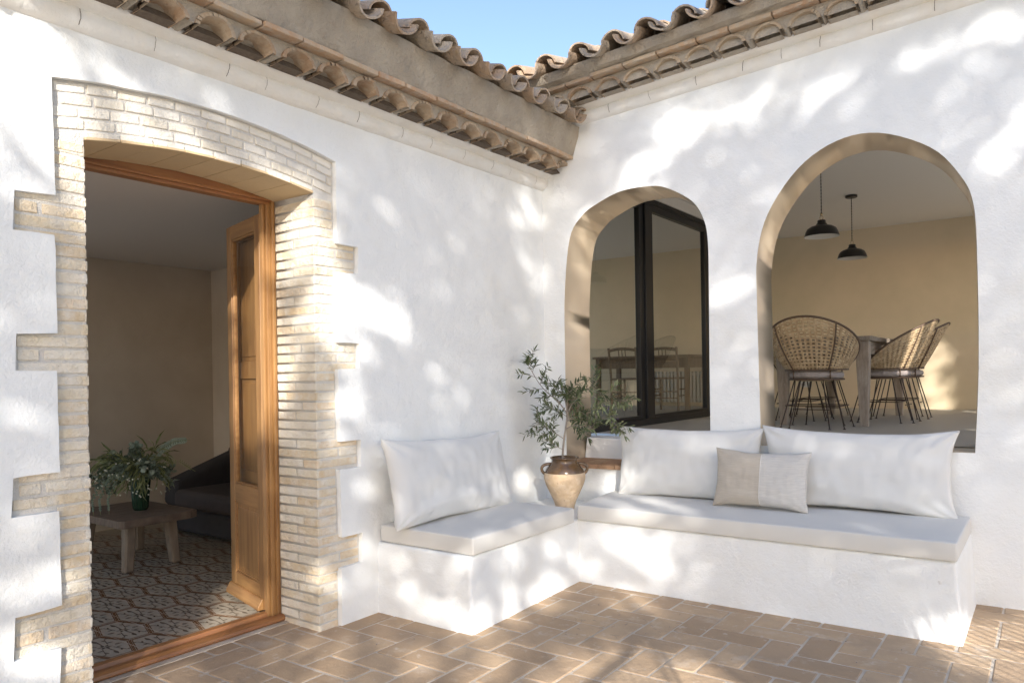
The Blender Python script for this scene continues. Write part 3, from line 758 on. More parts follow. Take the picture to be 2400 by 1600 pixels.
mb = MB(); mb.box((GX - .06, 8.721, ZF), (GX + .04, 8.80, CEIL2)); mb.box((GX - .06, 5.7, zt + .001), (GX + .04, 8.72, CEIL2)); 
mb.build('partition', M_ceil, sd)

# ============================================================ LIVING ROOM FLOOR (patterned cement tiles)
def cement_floor():
    x0, x1, y0, y1 = -7.65, -3.96, -.4, 4.8; z = .020
    b = MB(); b.poly([(x0, y0, z), (x1, y0, z), (x1, y1, z), (x0, y1, z)]); b.box((x0, y0, -.1), (x1, y1, -.01))
    br = MB(); gy = MB(); ox, oy = -4.29, 2.41
    def strip(mb, a, b_, w, zz):
        a = Vector((*a, 0)); b_ = Vector((*b_, 0)); d = (b_ - a).normalized(); n = Vector((-d.y, d.x, 0)) * w / 2
        mb.poly([(p.x, p.y, zz) for p in (a - n, b_ - n, b_ + n, a + n)])
    def petal(mb, cx, cy, ang, L, w, zz):
        ca, sa = math.cos(ang), math.sin(ang)
        P = [(0, 0), (.25, .5), (.6, .42), (1, 0), (.6, -.42), (.25, -.5)]
        mb.poly([(cx + ca * L * u - sa * w * v, cy + sa * L * u + ca * w * v, zz) for u, v in P])
    i = -9
    for i in range(-18, 6):
        for j in range(-8, 8):
            cx = ox + i * .2; cy = oy + j * .4 + (.2 if i % 2 else 0)
            if not (x0 + .3 < cx < x1 + .05 and 1.0 < cy < y1 + .2): continue
            for (rin) in (.005, .018):
                q_ = rin * .8; V = [(0, .135 - q_), (.2 - q_, .065 - q_ * .5), (.2 - q_, -.065 + q_ * .5), (0, -.135 + q_), (-.2 + q_, -.065 + q_ * .5), (-.2 + q_, .065 - q_ * .5)]
                for k in range(6):
                    a = V[k]; c = V[(k + 1) % 6]; 
                    A = (cx + a[0], cy + a[1]); Bq = (cx + c[0], cy + c[1])
                    if max(A[0], Bq[0]) > x1 + .06: continue
                    strip(br, A, Bq, .0055 if rin > .01 else .006, z + .001 if rin < .01 else z + .0014)
            if cx > x1 + .05: continue
            for k in range(6):
                t = k * math.pi / 3 + .2; petal(gy, cx + .006 * math.cos(t), cy + .006 * math.sin(t), t, .034, .015, z + .0018)
            for sx in (-1, 1):
                strip(gy, (cx + sx * .03, cy), (cx + sx * .13, cy + .008), .006, z + .0018); petal(gy, cx + sx * .10, cy, 0 if sx > 0 else math.pi, .06, .020, z + .0020)
                for sy in (-1, 1):
                    bx, by = cx + sx * .035, cy + sy * .03
                    strip(gy, (bx, by), (cx + sx * .13, cy + sy * .055), .005, z + .0018)
                    for f, a in ((.2, 1.1), (.6, -.9), (1.0, .8)): petal(gy, bx + sx * .095 * f, by + sy * .025 * f, math.atan2(sy * .6, sx) + a * sx * sy, .034, .012, z + .0021)
            for sy in (-1, 1): petal(gy, cx, cy + sy * .05, sy * math.pi / 2, .045, .022, z + .0018)
    jt = MB()
    y = oy - .2 * 12
    for k in range(30):
        yy = oy + (k - 14) * .2 + .1
        if y0 + .1 < yy < y1: strip(jt, (x0, yy), (x1, yy), .003, z + .0026)
    for k in range(24):
        xx = ox - .1 - k * .2 + .3
        if x0 < xx < x1: strip(jt, (xx, y0), (xx, y1), .003, z + .0026)
    a = b.build('living_room_floor', M_tile_base); tag(a, kind='structure')
    for mb, nm, m in ((br, 'floor_hexagon_pattern', M_tile_brown), (gy, 'floor_leaf_pattern', M_tile_grey), (jt, 'floor_tile_joint', M_grout)):
        o = mb.build(nm, m, a, recalc=False)
cement_floor()

# ============================================================ MASONRY BENCH, CUSHIONS, PILLOWS
mb = MB()
mb.hexa([(-3.52, 3.330, -.02), (-2.728, 3.328, -.02), (-3.52, 4.66, -.02), (-2.785, 4.66, -.02), (-3.52, 3.334, .449), (-2.742, 3.336, .449), (-3.52, 4.66, .449), (-2.795, 4.66, .449)])
b1 = mb.build('masonry_bench', M_white, bevel=.02, seg=3)
tag(b1, 'shorter white plastered bench built along the wall beside the wooden door', 'bench', 'built-in white benches')
mb = MB()
mb.hexa([(-3.51, 4.618, -.02), (-.408, 4.652, -.02), (-3.51, 5.42, -.02), (-.408, 5.58, -.02), (-3.51, 4.628, .447), (-.432, 4.660, .447), (-3.51, 5.42, .447), (-.432, 5.58, .447)])
b2 = mb.build('masonry_bench', M_white, bevel=.02, seg=3)
tag(b2, 'longer white plastered bench built under the two arched openings', 'bench', 'built-in white benches')

def cushion(name, P, mat_, label):
    """box cushion with softly crowned top; P = 4 plan corners anticlockwise, z0, z1"""
    pts, z0, z1 = P; N, K = 28, 14; mb = MB()
    a, b, c, d = [Vector((*p, 0)) for p in pts]
    def pos(u, v): return (a * (1 - u) + b * u) * (1 - v) + (d * (1 - u) + c * u) * v
    grid = []
    for lv in (0, 1):
        for j in range(K + 1):
            for i in range(N + 1):
                u, v = i / N, j / K; p = pos(u, v)
                e = min(u * 10, (1 - u) * 10, v * 6, (1 - v) * 6, 1)
                w = .006 * noise.noise(Vector((p.x * 4, p.y * 4, lv * 5))) + .003 * noise.noise(Vector((p.x * 11, p.y * 11, lv * 5 + 2)))
                z = (z1 + w * e + .004 * e) if lv else z0 + .001
                mb.v.append((p.x, p.y, z))
    def id_(lv, i, j): return lv * (N + 1) * (K + 1) + j * (N + 1) + i
    for j in range(K):
        for i in range(N):
            mb.face((id_(1, i, j), id_(1, i + 1, j), id_(1, i + 1, j + 1), id_(1, i, j + 1)))
            mb.face((id_(0, i, j), id_(0, i, j + 1), id_(0, i + 1, j + 1), id_(0, i + 1, j)))
    for i in range(N):
        mb.face((id_(0, i, 0), id_(0, i + 1, 0), id_(1, i + 1, 0), id_(1, i, 0))); mb.face((id_(0, i, K), id_(1, i, K), id_(1, i + 1, K), id_(0, i + 1, K)))
    for j in range(K):
        mb.face((id_(0, 0, j), id_(1, 0, j), id_(1, 0, j + 1), id_(0, 0, j + 1))); mb.face((id_(0, N, j), id_(0, N, j + 1), id_(1, N, j + 1), id_(1, N, j)))
    o = mb.build(name, mat_, smooth=True, bevel=.012, seg=3, angle=55)
    tag(o, label, 'seat cushion', 'seat cushions on the built-in benches'); return o
cushion('seat_cushion', ([(-3.49, 3.345), (-2.732, 3.352), (-2.738, 4.495), (-3.49, 4.50)], .4505, .556), M_fab2, 'shorter off-white box cushion on the bench beside the wooden door')
cushion('seat_cushion', ([(-2.79, 4.612), (-.428, 4.642), (-.43, 5.505), (-2.88, 5.34)], .4485, .556), M_fab2, 'longer off-white box cushion on the bench under the arches')

def pillow(name, ctr, ux, uy, w, h, t, mats, label, cat, seed=0, ear=.07, split=None, grp=None, plump=.42, wr=1.25):
    """ux along width, uy up the height, thickness along ux x uy"""
    ux = ux.normalized(); uz = ux.cross(uy).normalized(); uy = uz.cross(ux).normalized()
    NX, NY = 72, 36; mb = MB()
    def P(u, v, s):
        kx = 1 - ear * (1 - abs(v) ** 2.2) * abs(u) ** 3 * .75; ky = 1 - ear * 1.25 * (1 - abs(u) ** 2.4) * abs(v) ** 3
        x = u * w / 2 * kx; y = v * h / 2 * ky
        y += .010 * noise.noise(Vector((u * 2.3 + seed, 3.3, 0))) * abs(v) ** 2; x += .008 * noise.noise(Vector((v * 2.1, seed + 8.1, 0))) * abs(u) ** 2
        q = max(0, (1 - abs(u) ** 2.6) * (1 - abs(v) ** 2.2)) ** plump
        z = t / 2 * q
        e = 1 - q
        # wrinkles radiating from corners and creases along the seams
        ca = math.atan2(1.02 - abs(v), 1.02 - abs(u)); cr = math.hypot(1 - abs(u), (1 - abs(v)) * h / w)
        z += wr * .016 * math.sin(ca * 11 + seed + u * 2) * math.exp(-cr * 4.5) * (q > 0.02) * q ** .5
        z += wr * .013 * math.sin((u * 14 + v * 6 + seed) + 2 * noise.noise(Vector((u * 3, v * 3, seed)))) * math.exp(-(1 + v) * 5) * q ** .4 * (.5 + .5 * noise.noise(Vector((u * 2.5, seed, 1))))
        z += wr * .014 * math.sin((v * 9 - u * 3 + seed) + 3 * noise.noise(Vector((u * 2, v * 2, seed)))) * math.exp(-(1 - v) * 4) * q ** .4 * (.5 + .5 * noise.noise(Vector((u * 1.5, seed, 7))))
        z += wr * .008 * noise.noise(Vector((u * 9 + seed, v * 2.2, s))) * (1 - abs(v) ** 4) * q ** .5
        z += wr * .012 * noise.noise(Vector((u * 2.1 + v * 1.3 + seed, v * 2.8 - u * .6, s * 3))) * q
        z += wr * .006 * noise.noise(Vector((u * 16 - v * 5 + seed, v * 3, s))) * abs(v) ** 1.5 * q ** .4
        return ctr + ux * x + uy * y + uz * (z * s)
    ids = {}
    for s in (1, -1):
        for j in range(NY + 1):
            for i in range(NX + 1):
                u = -1 + 2 * i / NX; v = -1 + 2 * j / NY
                u = math.copysign(1 - (1 - abs(u)) ** 1.25, u); v = math.copysign(1 - (1 - abs(v)) ** 1.25, v)
                edge = i in (0, NX) or j in (0, NY)
                if edge and s == -1: ids[(s, i, j)] = ids[(1, i, j)]
                else: ids[(s, i, j)] = mb.vert(P(u, v, s))
    for s in (1, -1):
        for j in range(NY):
            for i in range(NX):
                q = (ids[(s, i, j)], ids[(s, i + 1, j)], ids[(s, i + 1, j + 1)], ids[(s, i, j + 1)])
                u = -1 + 2 * (i + .5) / NX
                mm = 1 if (split is not None and u > split) else 0
                mb.face(q if s == 1 else q[::-1], mm)
    o = mb.build(name, mats, smooth=True)
    tag(o, label, cat, grp)
    if split is not None:      # pale piping along the seam
        sb = MB(); pts = []
        for j in range(2, NY - 1): 
            v = -1 + 2 * j / NY; pts.append(P(math.copysign(1 - (1 - abs(split)) ** 1.25, split) if split else 0, v, 1) + uz * .001)
        sb.tube(pts, .0022, 5); sb.build('seam_piping', M_fab, o)
    return o
YU = Vector((0, 1, 0))
pillow('back_pillow', Vector((-3.325, 3.875, .815)), Vector((-.035, 1, -.03)), Vector((-.24, .09, 1)), 1.27, .575, .21, [M_fab], 'large grey-white pillow leaning on the wall beside the brick doorway', 'pillow', 1.3, ear=.09, grp='large back pillows')
pillow('back_pillow', Vector((-2.235, 5.305, .81)), DU, Vector((-.015, .12, 1)), 1.13, .56, .20, [M_fab], 'large off-white pillow next to the potted olive, under the small arch', 'pillow', 4.1, ear=.09, grp='large back pillows')
pillow('back_pillow', Vector((-1.085, 5.385, .82)), DU + Vector((0, 0, -.012)), Vector((.0, .12, 1)), 1.22, .58, .21, [M_fab], 'large off-white pillow at the open end of the bench, under the big arch', 'pillow', 7.7, ear=.12, grp='large back pillows')
pillow('accent_pillow', Vector((-1.625, 5.118, .757)), Vector((1, .075, -.02)), Vector((.02, .20, 1)), .64, .41, .16, [M_linen, M_linen2], 'small pillow half beige and half pale grey linen in front of the large ones', 'pillow', 2.2, ear=.10, split=.02, wr=.7)

# ============================================================ JAR AND OLIVE
JX, JY = -3.085, 4.925
jar = empty('clay_jar', (JX, JY, .4495), R(36), 'two-handled clay jar with dark glazed neck standing in the bench corner', 'jar')
mb = MB(); mb.lathe([(.0, 0), (.068, 0), (.072, .006), (.076, .03), (.090, .07), (.118, .13), (.146, .19), (.160, .235), (.1615, .262), (.157, .283), (.153, .287)], n=48)
mb.build('body', M_jar, jar, smooth=True)
mb = MB(); mb.lathe([(.1532, .287), (.153, .292), (.146, .312), (.128, .335), (.112, .350), (.104, .362), (.100, .376), (.103, .388), (.111, .395), (.114, .401), (.110, .407), (.101, .405), (.094, .392), (.092, .37), (.0, .365)], n=48)
mb.build('neck', M_glaze, jar, smooth=True)
for sg in (-1, 1):
    mb = MB(); mb.tube([(sg * (.10 + .078 * math.sin(t)) , 0, .352 - .06 * (1 - math.cos(t)) * .82 + .012 * math.sin(t)) for t in [math.pi * k / 12 for k in range(13)]],
                       [.012] * 13, 8); o = mb.build('handle', M_glaze, jar, smooth=True)
mb = MB(); mb.lathe([(.0925, .372), (.05, .380), (.0, .382)], n=24); mb.build('soil', M_soil, jar)

def olive():
    rnd = random.Random(11)
    base = Vector((JX - .02, JY - .0, .83)); t = empty('olive_tree', base, 0, 'young olive tree with thin trunk growing out of the clay jar', 'tree')
    rr = Vector((math.cos(YAW), math.sin(YAW), 0)); ff = Vector((-math.sin(YAW), math.cos(YAW), 0))
    tk = MB(); lv = MB(); fl = []
    def Pp(a, d, z): return rr * a + ff * d + Vector((0, 0, z))
    def branch(pts, r0, r1, n=10):
        P = [Pp(*p) for p in pts]; out = []
        for i in range(len(P) - 1):
            p0 = P[max(i - 1, 0)]; p1 = P[i]; p2 = P[i + 1]; p3 = P[min(i + 2, len(P) - 1)]
            for k in range(n):
                q = k / n; out.append(.5 * ((2 * p1) + (-p0 + p2) * q + (2 * p0 - 5 * p1 + 4 * p2 - p3) * q * q + (-p0 + 3 * p1 - 3 * p2 + p3) * q ** 3))
        out.append(P[-1]); tk.tube(out, [r0 + (r1 - r0) * k / (len(out) - 1) for k in range(len(out))], 6); return out
    def leaves(path, f0, n, L=.057, light=0.0):
        n = int(n * 1.25)
        for k in range(n):
            f = f0 + (1 - f0) * k / n; i = min(int(f * (len(path) - 1)), len(path) - 2); p = path[i].lerp(path[i + 1], rnd.random()); d = (path[i + 1] - path[i]).normalized()
            for s in (-1, 1):
                sd = d.cross(Vector((rnd.gauss(0, 1), rnd.gauss(0, 1), rnd.gauss(0, 1)))).normalized()
                dd = (d * rnd.uniform(.35, .9) + sd * rnd.uniform(.5, 1) + Vector((0, 0, rnd.uniform(-.35, .35)))).normalized()
                c = min(1, max(0, rnd.gauss(.40, .18) + light))
                lv.leaf(p, dd, Vector((rnd.gauss(0, .5), rnd.gauss(0, .5), 1)), L * rnd.uniform(.7, 1.3), .0135 * rnd.uniform(.8, 1.2), 0, c, bend=rnd.uniform(0, .25))
    def twigs(path, n, f0=.25, Ls=(.08, .17), light=0.0, spread=1.0):
        for k in range(n):
            f = f0 + (1 - f0) * (k + rnd.random()) / n; i = min(int(f * (len(path) - 1)), len(path) - 2); p = path[i]; d = (path[i + 1] - path[i]).normalized()
            sd = d.cross(Vector((rnd.gauss(0, 1), rnd.gauss(0, 1), rnd.gauss(0, .6)))).normalized()
            dd = (d * .5 + sd * spread + Vector((0, 0, rnd.uniform(-.15, .35)))).normalized(); L = rnd.uniform(*Ls)
            q = [p, p + dd * L * .5 + Vector((0, 0, .01)), p + dd * L + Vector((0, 0, rnd.uniform(-.02, .02)))]
            q2 = [q[0].lerp(q[1], a / 4) for a in range(4)] + [q[1].lerp(q[2], a / 4) for a in range(5)]
            tk.tube(q2, [.0022 - .0012 * a / 8 for a in range(9)], 5); leaves(q2, .2, 6, light=light)
    main = branch([(0, 0, 0), (.012, .0, .12), (.03, .01, .24), (.045, .0, .36), (.03, 0, .47)], .0085, .005)
    up = branch([(.045, 0, .36), (-.02, .0, .45), (-.10, .0, .52), (-.17, 0, .60), (-.24, 0, .72), (-.27, .0, .77)], .005, .002); leaves(up, .85, 9); twigs(up, 11, .25)
    l2 = branch([(.03, 0, .47), (.0, .02, .52), (-.06, .04, .58)], .003, .0015); leaves(l2, .3, 8); twigs(l2, 4)
    left = branch([(.02, 0, .16), (-.05, .01, .21), (-.14, 0, .27), (-.20, 0, .30)], .0038, .0015); leaves(left, .3, 10); twigs(left, 8, .2)
    low = branch([(.01, 0, .08), (-.05, -.02, .11), (-.10, -.02, .14)], .0025, .0012); leaves(low, .3, 6); twigs(low, 3)
    rt = branch([(.045, 0, .36), (.10, -.01, .46), (.19, -.02, .55), (.28, -.02, .58)], .0045, .0018); leaves(rt, .4, 12); twigs(rt, 8, .2)
    rl = branch([(.03, 0, .24), (.10, -.02, .27), (.20, -.02, .245), (.26, -.02, .24)], .0035, .0015); leaves(rl, .2, 12); twigs(rl, 7, .15)
    dr = branch([(.10, -.01, .46), (.22, -.04, .50), (.33, -.06, .43), (.40, -.08, .31), (.41, -.08, .24)], .0035, .0015); leaves(dr, .3, 16, light=.25); twigs(dr, 9, .3, light=.3)
    dr2 = branch([(.19, -.02, .55), (.30, -.03, .52), (.42, -.05, .47), (.46, -.05, .42)], .003, .0013); leaves(dr2, .3, 14, light=.2); twigs(dr2, 6, .3, light=.3)
    mid = branch([(.045, 0, .30), (.10, .03, .36), (.16, .05, .38)], .003, .0015); leaves(mid, .2, 10); twigs(mid, 6, .1)
    mid2 = branch([(.04, 0, .34), (-.03, .03, .38), (-.10, .04, .42)], .003, .0015); leaves(mid2, .2, 10); twigs(mid2, 6, .1)
    mid3 = branch([(.04, 0, .40), (.06, .03, .48), (.07, .04, .55)], .003, .0015); leaves(mid3, .2, 10); twigs(mid3, 6, .1)
    for k in range(26):
        i = rnd.randrange(int(len(dr) * .35), len(dr)); p = dr[i] + Vector((rnd.gauss(0, .015), rnd.gauss(0, .015), rnd.gauss(0, .02)))
        fl.append(p)
    for mb, nm, m, sm in ((tk, 'trunk', M_bark, True), (lv, 'crown', M_olive, False)):
        o = mb.build(nm, m, t, smooth=sm, recalc=False)
    f_ = MB(); f_.lathe([(0, -.006), (.005, -.003), (.006, .002), (0, .006)], n=6)
    f0 = f_.build('fruit', mat('purple_fruit', (0.11, 0.085, 0.15), .6), t, smooth=True, recalc=False); f0.location = fl[0]
    for p in fl[1:]: c_ = f0.copy(); C.objects.link(c_); c_.parent = t; c_.location = p
olive()

# ============================================================ LIVING ROOM FURNITURE
ct = empty('coffee_table', (-6.14, 3.13, .022), 0, 'low rough wooden coffee table with splayed pale legs inside the doorway', 'table')
mb = MB(); i0 = 0
top = [(.44, -.30), (.46, .22), (.42, .30), (-.44, .31), (-.47, .26), (-.46, -.29), (-.42, -.32), (.40, -.33)]
n = len(top); 
for z in (.355, .415):
    for (x, y) in top: mb.v.append((x, y, z))
mb.face(list(range(n))[::-1]); mb.face([n + k for k in range(n)])
for k in range(n): mb.face((k, (k + 1) % n, n + (k + 1) % n, n + k))
mb.build('table_top', M_coffee, ct, bevel=.006, seg=2)
for (sx, sy) in ((.30, -.20), (.30, .13), (-.33, .2), (-.33, -.2)):
    mb = MB(); a = Vector((sx, sy, .356)); b = Vector((sx + (.04 if sx > 0 else -.04), sy + (-.035 if sy < 0 else .02), 0)); w = .042
    mb.hexa([b + Vector((-w * .85, -w * .85, 0)), b + Vector((w * .85, -w * .85, 0)), b + Vector((-w * .85, w * .85, 0)), b + Vector((w * .85, w * .85, 0)),
             a + Vector((-w, -w, 0)), a + Vector((w, -w, 0)), a + Vector((-w, w, 0)), a + Vector((w, w, 0))])
    mb.build('leg', M_coffeeleg, ct, bevel=.012, seg=1)
VX, VY, VZ = -6.10, 3.16, .438
mb = MB(); prof = [(.0, 0), (.050, 0), (.053, .006), (.058, .02), (.072, .20), (.078, .245), (.074, .247), (.066, .20), (.05, .03), (0, .025)]
NN = 60; i0 = 0
for (r, z) in prof:
    for j in range(NN):
        t = 2 * math.pi * j / NN; q = r * (1 + (.035 if (j % 2 and .01 < z < .235 and r > .05) else 0)); mb.v.append((q * math.cos(t), q * math.sin(t), z))
for k in range(len(prof) - 1):
    for j in range(NN): mb.face((k * NN + j, k * NN + (j + 1) % NN, (k + 1) * NN + (j + 1) % NN, (k + 1) * NN + j))
vs = mb.build('glass_vase', M_vase); vs.location = (VX, VY, VZ); tag(vs, 'dark green ribbed glass vase standing on the coffee table', 'vase')
def bouquet():
    rnd = random.Random(5); root = empty('bouquet', (VX, VY, VZ + .05), 0, 'loose bouquet of eucalyptus, long leaves and white berries in the green vase', 'flowers')
    st_ = MB(); eu = MB(); bl = MB(); be = []
    rr = Vector((math.cos(YAW + .35), math.sin(YAW + .35), 0)); ff = Vector((-rr.y, rr.x, 0))
    for k in range(34):
        a = rnd.uniform(-1, 1); dp = rnd.uniform(-.7, .7); h = rnd.uniform(.30, .52) * (1 - .35 * abs(a)); R_ = .34
        tip = rr * (a * R_ - .05) + ff * dp * .22 + Vector((0, 0, h)); c1 = rr * a * .06 + ff * dp * .05 + Vector((0, 0, .22))
        if rnd.random() < .3: tip.z -= .16; tip += rr * (a * .06)
        pts = [Vector((0, 0, 0)).lerp(c1, q / 4) for q in range(4)]
        for q in range(9):
            f = q / 8; pts.append(c1.lerp(tip, f) + Vector((0, 0, .05 * math.sin(math.pi * f))))
        st_.tube(pts, .002, 5)
        kind = rnd.random()
        for q in range(5, 13):
            p = pts[min(q, len(pts) - 1)]; d = (pts[min(q, len(pts) - 1)] - pts[q - 1]).normalized()
            for s in range(5 if kind < .65 else 2):
                sd = d.cross(Vector((rnd.gauss(0, 1), rnd.gauss(0, 1), rnd.gauss(0, 1)))).normalized()
                p2 = p + Vector((rnd.gauss(0, .012), rnd.gauss(0, .012), rnd.gauss(0, .012)))
                if kind < .65: eu.leaf(p2, (sd + d * .4).normalized(), Vector((rnd.gauss(0, 1), rnd.gauss(0, 1), 1)), rnd.uniform(.035, .055), rnd.uniform(.034, .048), 0, bend=.1)
                else: bl.leaf(p2, (sd * .6 + d + Vector((0, 0, -.35))).normalized(), Vector((rnd.gauss(0, 1), rnd.gauss(0, 1), 1)), rnd.uniform(.09, .17), .018, 0, bend=.5)
    for k in range(70):
        a = rnd.uniform(-1, .8); p = rr * (a * .30 - .04) + ff * rnd.uniform(-.25, .05) + Vector((0, 0, rnd.uniform(.08, .38)))
        be.append(p)
    # pale fern sprig reaching right, eucalyptus spray up right, drooping sprays at the left
    def sprig(P, mbx, n, L, w, c, bend=.1):
        out = []
        for i in range(len(P) - 1):
            for q in range(8): out.append(P[i].lerp(P[i + 1], q / 8))
        out.append(P[-1]); st_.tube(out, .0018, 5)
        for k in range(n):
            i = 2 + int((len(out) - 4) * k / n); d = (out[i + 1] - out[i]).normalized()
            for s in (-1, 1): mbx.leaf(out[i], (rr.cross(ff) * s + d * .35).normalized(), ff, L * (1 - .4 * k / n), w, 0, c, bend)
    sprig([c for c in (Vector((0, 0, .24)), rr * .16 + Vector((0, 0, .33)), rr * .30 + Vector((0, 0, .33)), rr * .42 + Vector((0, 0, .24)))], bl, 18, .035, .007, 1.0)
    sprig([c for c in (Vector((0, 0, .24)), rr * .16 + Vector((0, 0, .44)), rr * .26 + Vector((0, 0, .50)), rr * .38 + Vector((0, 0, .51)))], eu, 16, .045, .04, .85)
    for dx in (-.28, -.33, -.22):
        sprig([c for c in (Vector((0, 0, .24)), rr * dx * .6 + ff * -.1 + Vector((0, 0, .26)), rr * dx + ff * -.14 + Vector((0, 0, .08)), rr * (dx + .01) + ff * -.14 + Vector((0, 0, -.05)))], eu, 14, .03, .02, .4)
    st_.build('stems', M_blade, root, recalc=False); eu.build('eucalyptus', M_euca, root, recalc=False); bl.build('long_leaves', M_blade, root, recalc=False); bm_ = MB(); bm_.lathe([(0, -.007), (.006, -.003), (.007, .001), (.005, .005), (0, .007)], n=8)
    b0 = bm_.build('berry', M_berry, root, smooth=True, recalc=False); b0.location = be[0]
    for p in be[1:]: c_ = b0.copy(); C.objects.link(c_); c_.parent = root; c_.location = p
bouquet()
sf = empty('sofa', (-6.0, 4.3, .022), 0, 'dark charcoal fabric sofa against the wall inside the doorway', 'sofa')
mb = MB(); mb.box((-1.1, -.41, .03), (1.5, .45, .25)); mb.build('base', M_sofa, sf, bevel=.04, seg=3)
mb = MB(); mb.box((-.86, -.44, .251), (1.3, .25, .43)); mb.build('seat', M_sofaseat, sf, bevel=.06, seg=4)
mb = MB(); mb.box((-1.05, .2505, .25), (1.5, .47, .80)); mb.build('backrest', M_sofa, sf, bevel=.08, seg=4)
mb = MB(); mb.hexa([(-1.12, -.40, .25), (-.88, -.40, .25), (-1.12, .46, .25), (-.88, .46, .25), (-1.12, -.38, .50), (-.88, -.38, .50), (-1.12, .46, .78), (-.88, .46, .78)]); mb.build('armrest', M_sofa, sf, bevel=.06, seg=3)
pillow('sofa_pillow', Vector((-6.12, 4.32, .72)), Vector((1, .1, .05)), Vector((-.1, .35, 1)), .62, .56, .22, [M_sofa], 'dark charcoal pillow leaning on the sofa backrest', 'pillow', 3.0, ear=.05)
pillow('sofa_pillow', Vector((-5.62, 4.25, .68)), Vector((1, .0, .0)), Vector((0, .35, 1)), .55, .5, .2, [M_sofaseat], 'second charcoal sofa pillow partly hidden behind the open wooden door', 'pillow', 5.0, ear=.05)

# ============================================================ DINING ROOM
def lattice_shell(mb, f, nu, nv, rim=.25, c=None):
    """cane weave: every cell is a frame round a small hole; f(u, v) -> point"""
    ids = {}
    def vid(i, j, a, b):
        k = (i * 4 + a, j * 4 + b)
        if k not in ids: ids[k] = mb.vert(f(k[0] / (nu * 4), k[1] / (nv * 4)))
        return ids[k]
    for i in range(nu):
        for j in range(nv):
            c_ = random.random()
            seg = (0, 1, 3, 4)
            for a in range(3):
                for b in range(3):
                    if a == 1 and b == 1 and (i + j) % 1 == 0: continue
                    mb.face((vid(i, j, seg[a], seg[b]), vid(i, j, seg[a + 1], seg[b]), vid(i, j, seg[a + 1], seg[b + 1]), vid(i, j, seg[a], seg[b + 1])), 0, c_)
def wicker_chair(label):
    root = empty('wicker_chair', (0, 0, 0), 0, label, 'chair', 'round-backed wicker chairs around the dining table')
    T = R(118)
    def h(t): return .035 + .425 * ((1 + math.cos(max(-math.pi, min(math.pi, t * 1.45)))) / 2) ** .75
    def pt(t, f, off=0.0):
        hh = h(t) * f; bk = (1 + math.cos(t)) / 2
        rb = .225 + .02 * abs(math.sin(t)); lean = .20 + .32 * bk
        r = rb + hh * lean + .05 * math.sin(min(1, hh / .3) * math.pi / 2) * abs(math.sin(t)) + off
        tw = 1 - .0 * f
        return Vector((math.sin(t) * r * (1.06 - .16 * (hh / .46) ** 2 * bk), -math.cos(t) * r, .52 + hh))
    mb = MB(); lattice_shell(mb, lambda u, v: pt(-T + 2 * T * u, v), 34, 15)
    o = mb.build('woven_back', M_cane, root, recalc=False, solid=.006)
    mb = MB(); mb.tube([pt(-T + 2 * T * k / 48, 1.0) for k in range(49)], .010, 7); mb.build('rim', M_rim, root, smooth=True)
    mb = MB()
    for t in (-.62, .62): mb.tube([pt(t, k / 8, .006) for k in range(9)], .007, 6)
    mb.tube([pt(-T + 2 * T * k / 40, .0, .004) for k in range(41)], .008, 6)
    mb.build('back_rib', M_rim, root, smooth=True)
    mb = MB(); mb.tube([(math.cos(2 * math.pi * k / 36) * .228, math.sin(2 * math.pi * k / 36) * .228, .435) for k in range(37)], .009, 6)
    for t in (-.75, .75, 2.2, -2.2): mb.tube([(math.sin(t) * .228, -math.cos(t) * .228, .435), (math.sin(t) * .232, -math.cos(t) * .232, .52)], .007, 6)
    mb.build('seat_ring', M_rim, root, smooth=True)
    mb = MB(); mb.lathe([(0, .445), (.19, .442), (.225, .452), (.232, .475), (.222, .497), (.15, .51), (0, .512)], n=28); 
    for v in range(len(mb.v)):
        x, y, z = mb.v[v]; mb.v[v] = (x, y, z + .008 * noise.noise(Vector((x * 14, y * 14, z * 8))))
    mb.build('seat_pad', M_pad, root, smooth=True)
    mb = MB(); mb.lathe([(0, .418), (.17, .42), (.225, .434)], n=28); mb.build('seat', M_cane, root, smooth=True)
    for sx in (-1, 1):
        for sy in (-1, 1):
            for d in (0, 1):
                mb = MB(); a = Vector((sx * (.165 - .07 * d), sy * (.10 + .07 * d), .435)); b = Vector((sx * (.27 - .10 * d), sy * (.19 + .09 * d), 0.004))
                mb.tube([a, a.lerp(b, .5), b], .0055, 6); mb.lathe([(0, 0), (.014, 0), (.012, .006), (0, .008)], (b.x, b.y, 0), 8)
                mb.build('leg', M_iron, root)
    mb = MB(); q = .235
    P = [(-q, -.16, .20), (q, -.16, .20), (q, .16, .20), (-q, .16, .20), (-q, -.16, .20)]
    for k in range(4): mb.tube([P[k], P[k + 1]], .005, 6)
    for k in (-.21, .21): mb.tube([(-.155, k, .17), (.155, k, .17)], .005, 6)
    mb.build('stretcher', M_iron, root)
    return root
wc = [('wicker chair seen from behind at the near end of the dining table', (-1.785, 7.30, 0)),
      ('sunlit wicker chair on the right side of the dining table, nearer of two', (-1.385, 8.36, 88)),
      ('shaded wicker chair on the right side of the table, farther of two', (-1.36, 9.08, 92)),
      ('dark wicker chair across the table, glimpsed between its near legs', (-2.22, 8.42, -90)),
      ('wicker chair hidden at the far left side of the table, only legs showing', (-2.22, 9.15, -88))]
proto = wicker_chair(wc[0][0])
for k, (lb, (x, y, a)) in enumerate(wc):
    o = proto if k == 0 else copy_tree(proto)
    o.location = (x, y, ZF); o.rotation_euler = (0, 0, R(a)); o.scale = (1.03,) * 3; o['label'] = lb
dt = empty('dining_table', (-1.79, 8.52, ZF), 0, 'weathered wooden dining table with tapered legs seen through the large arch', 'table')
mb = MB()
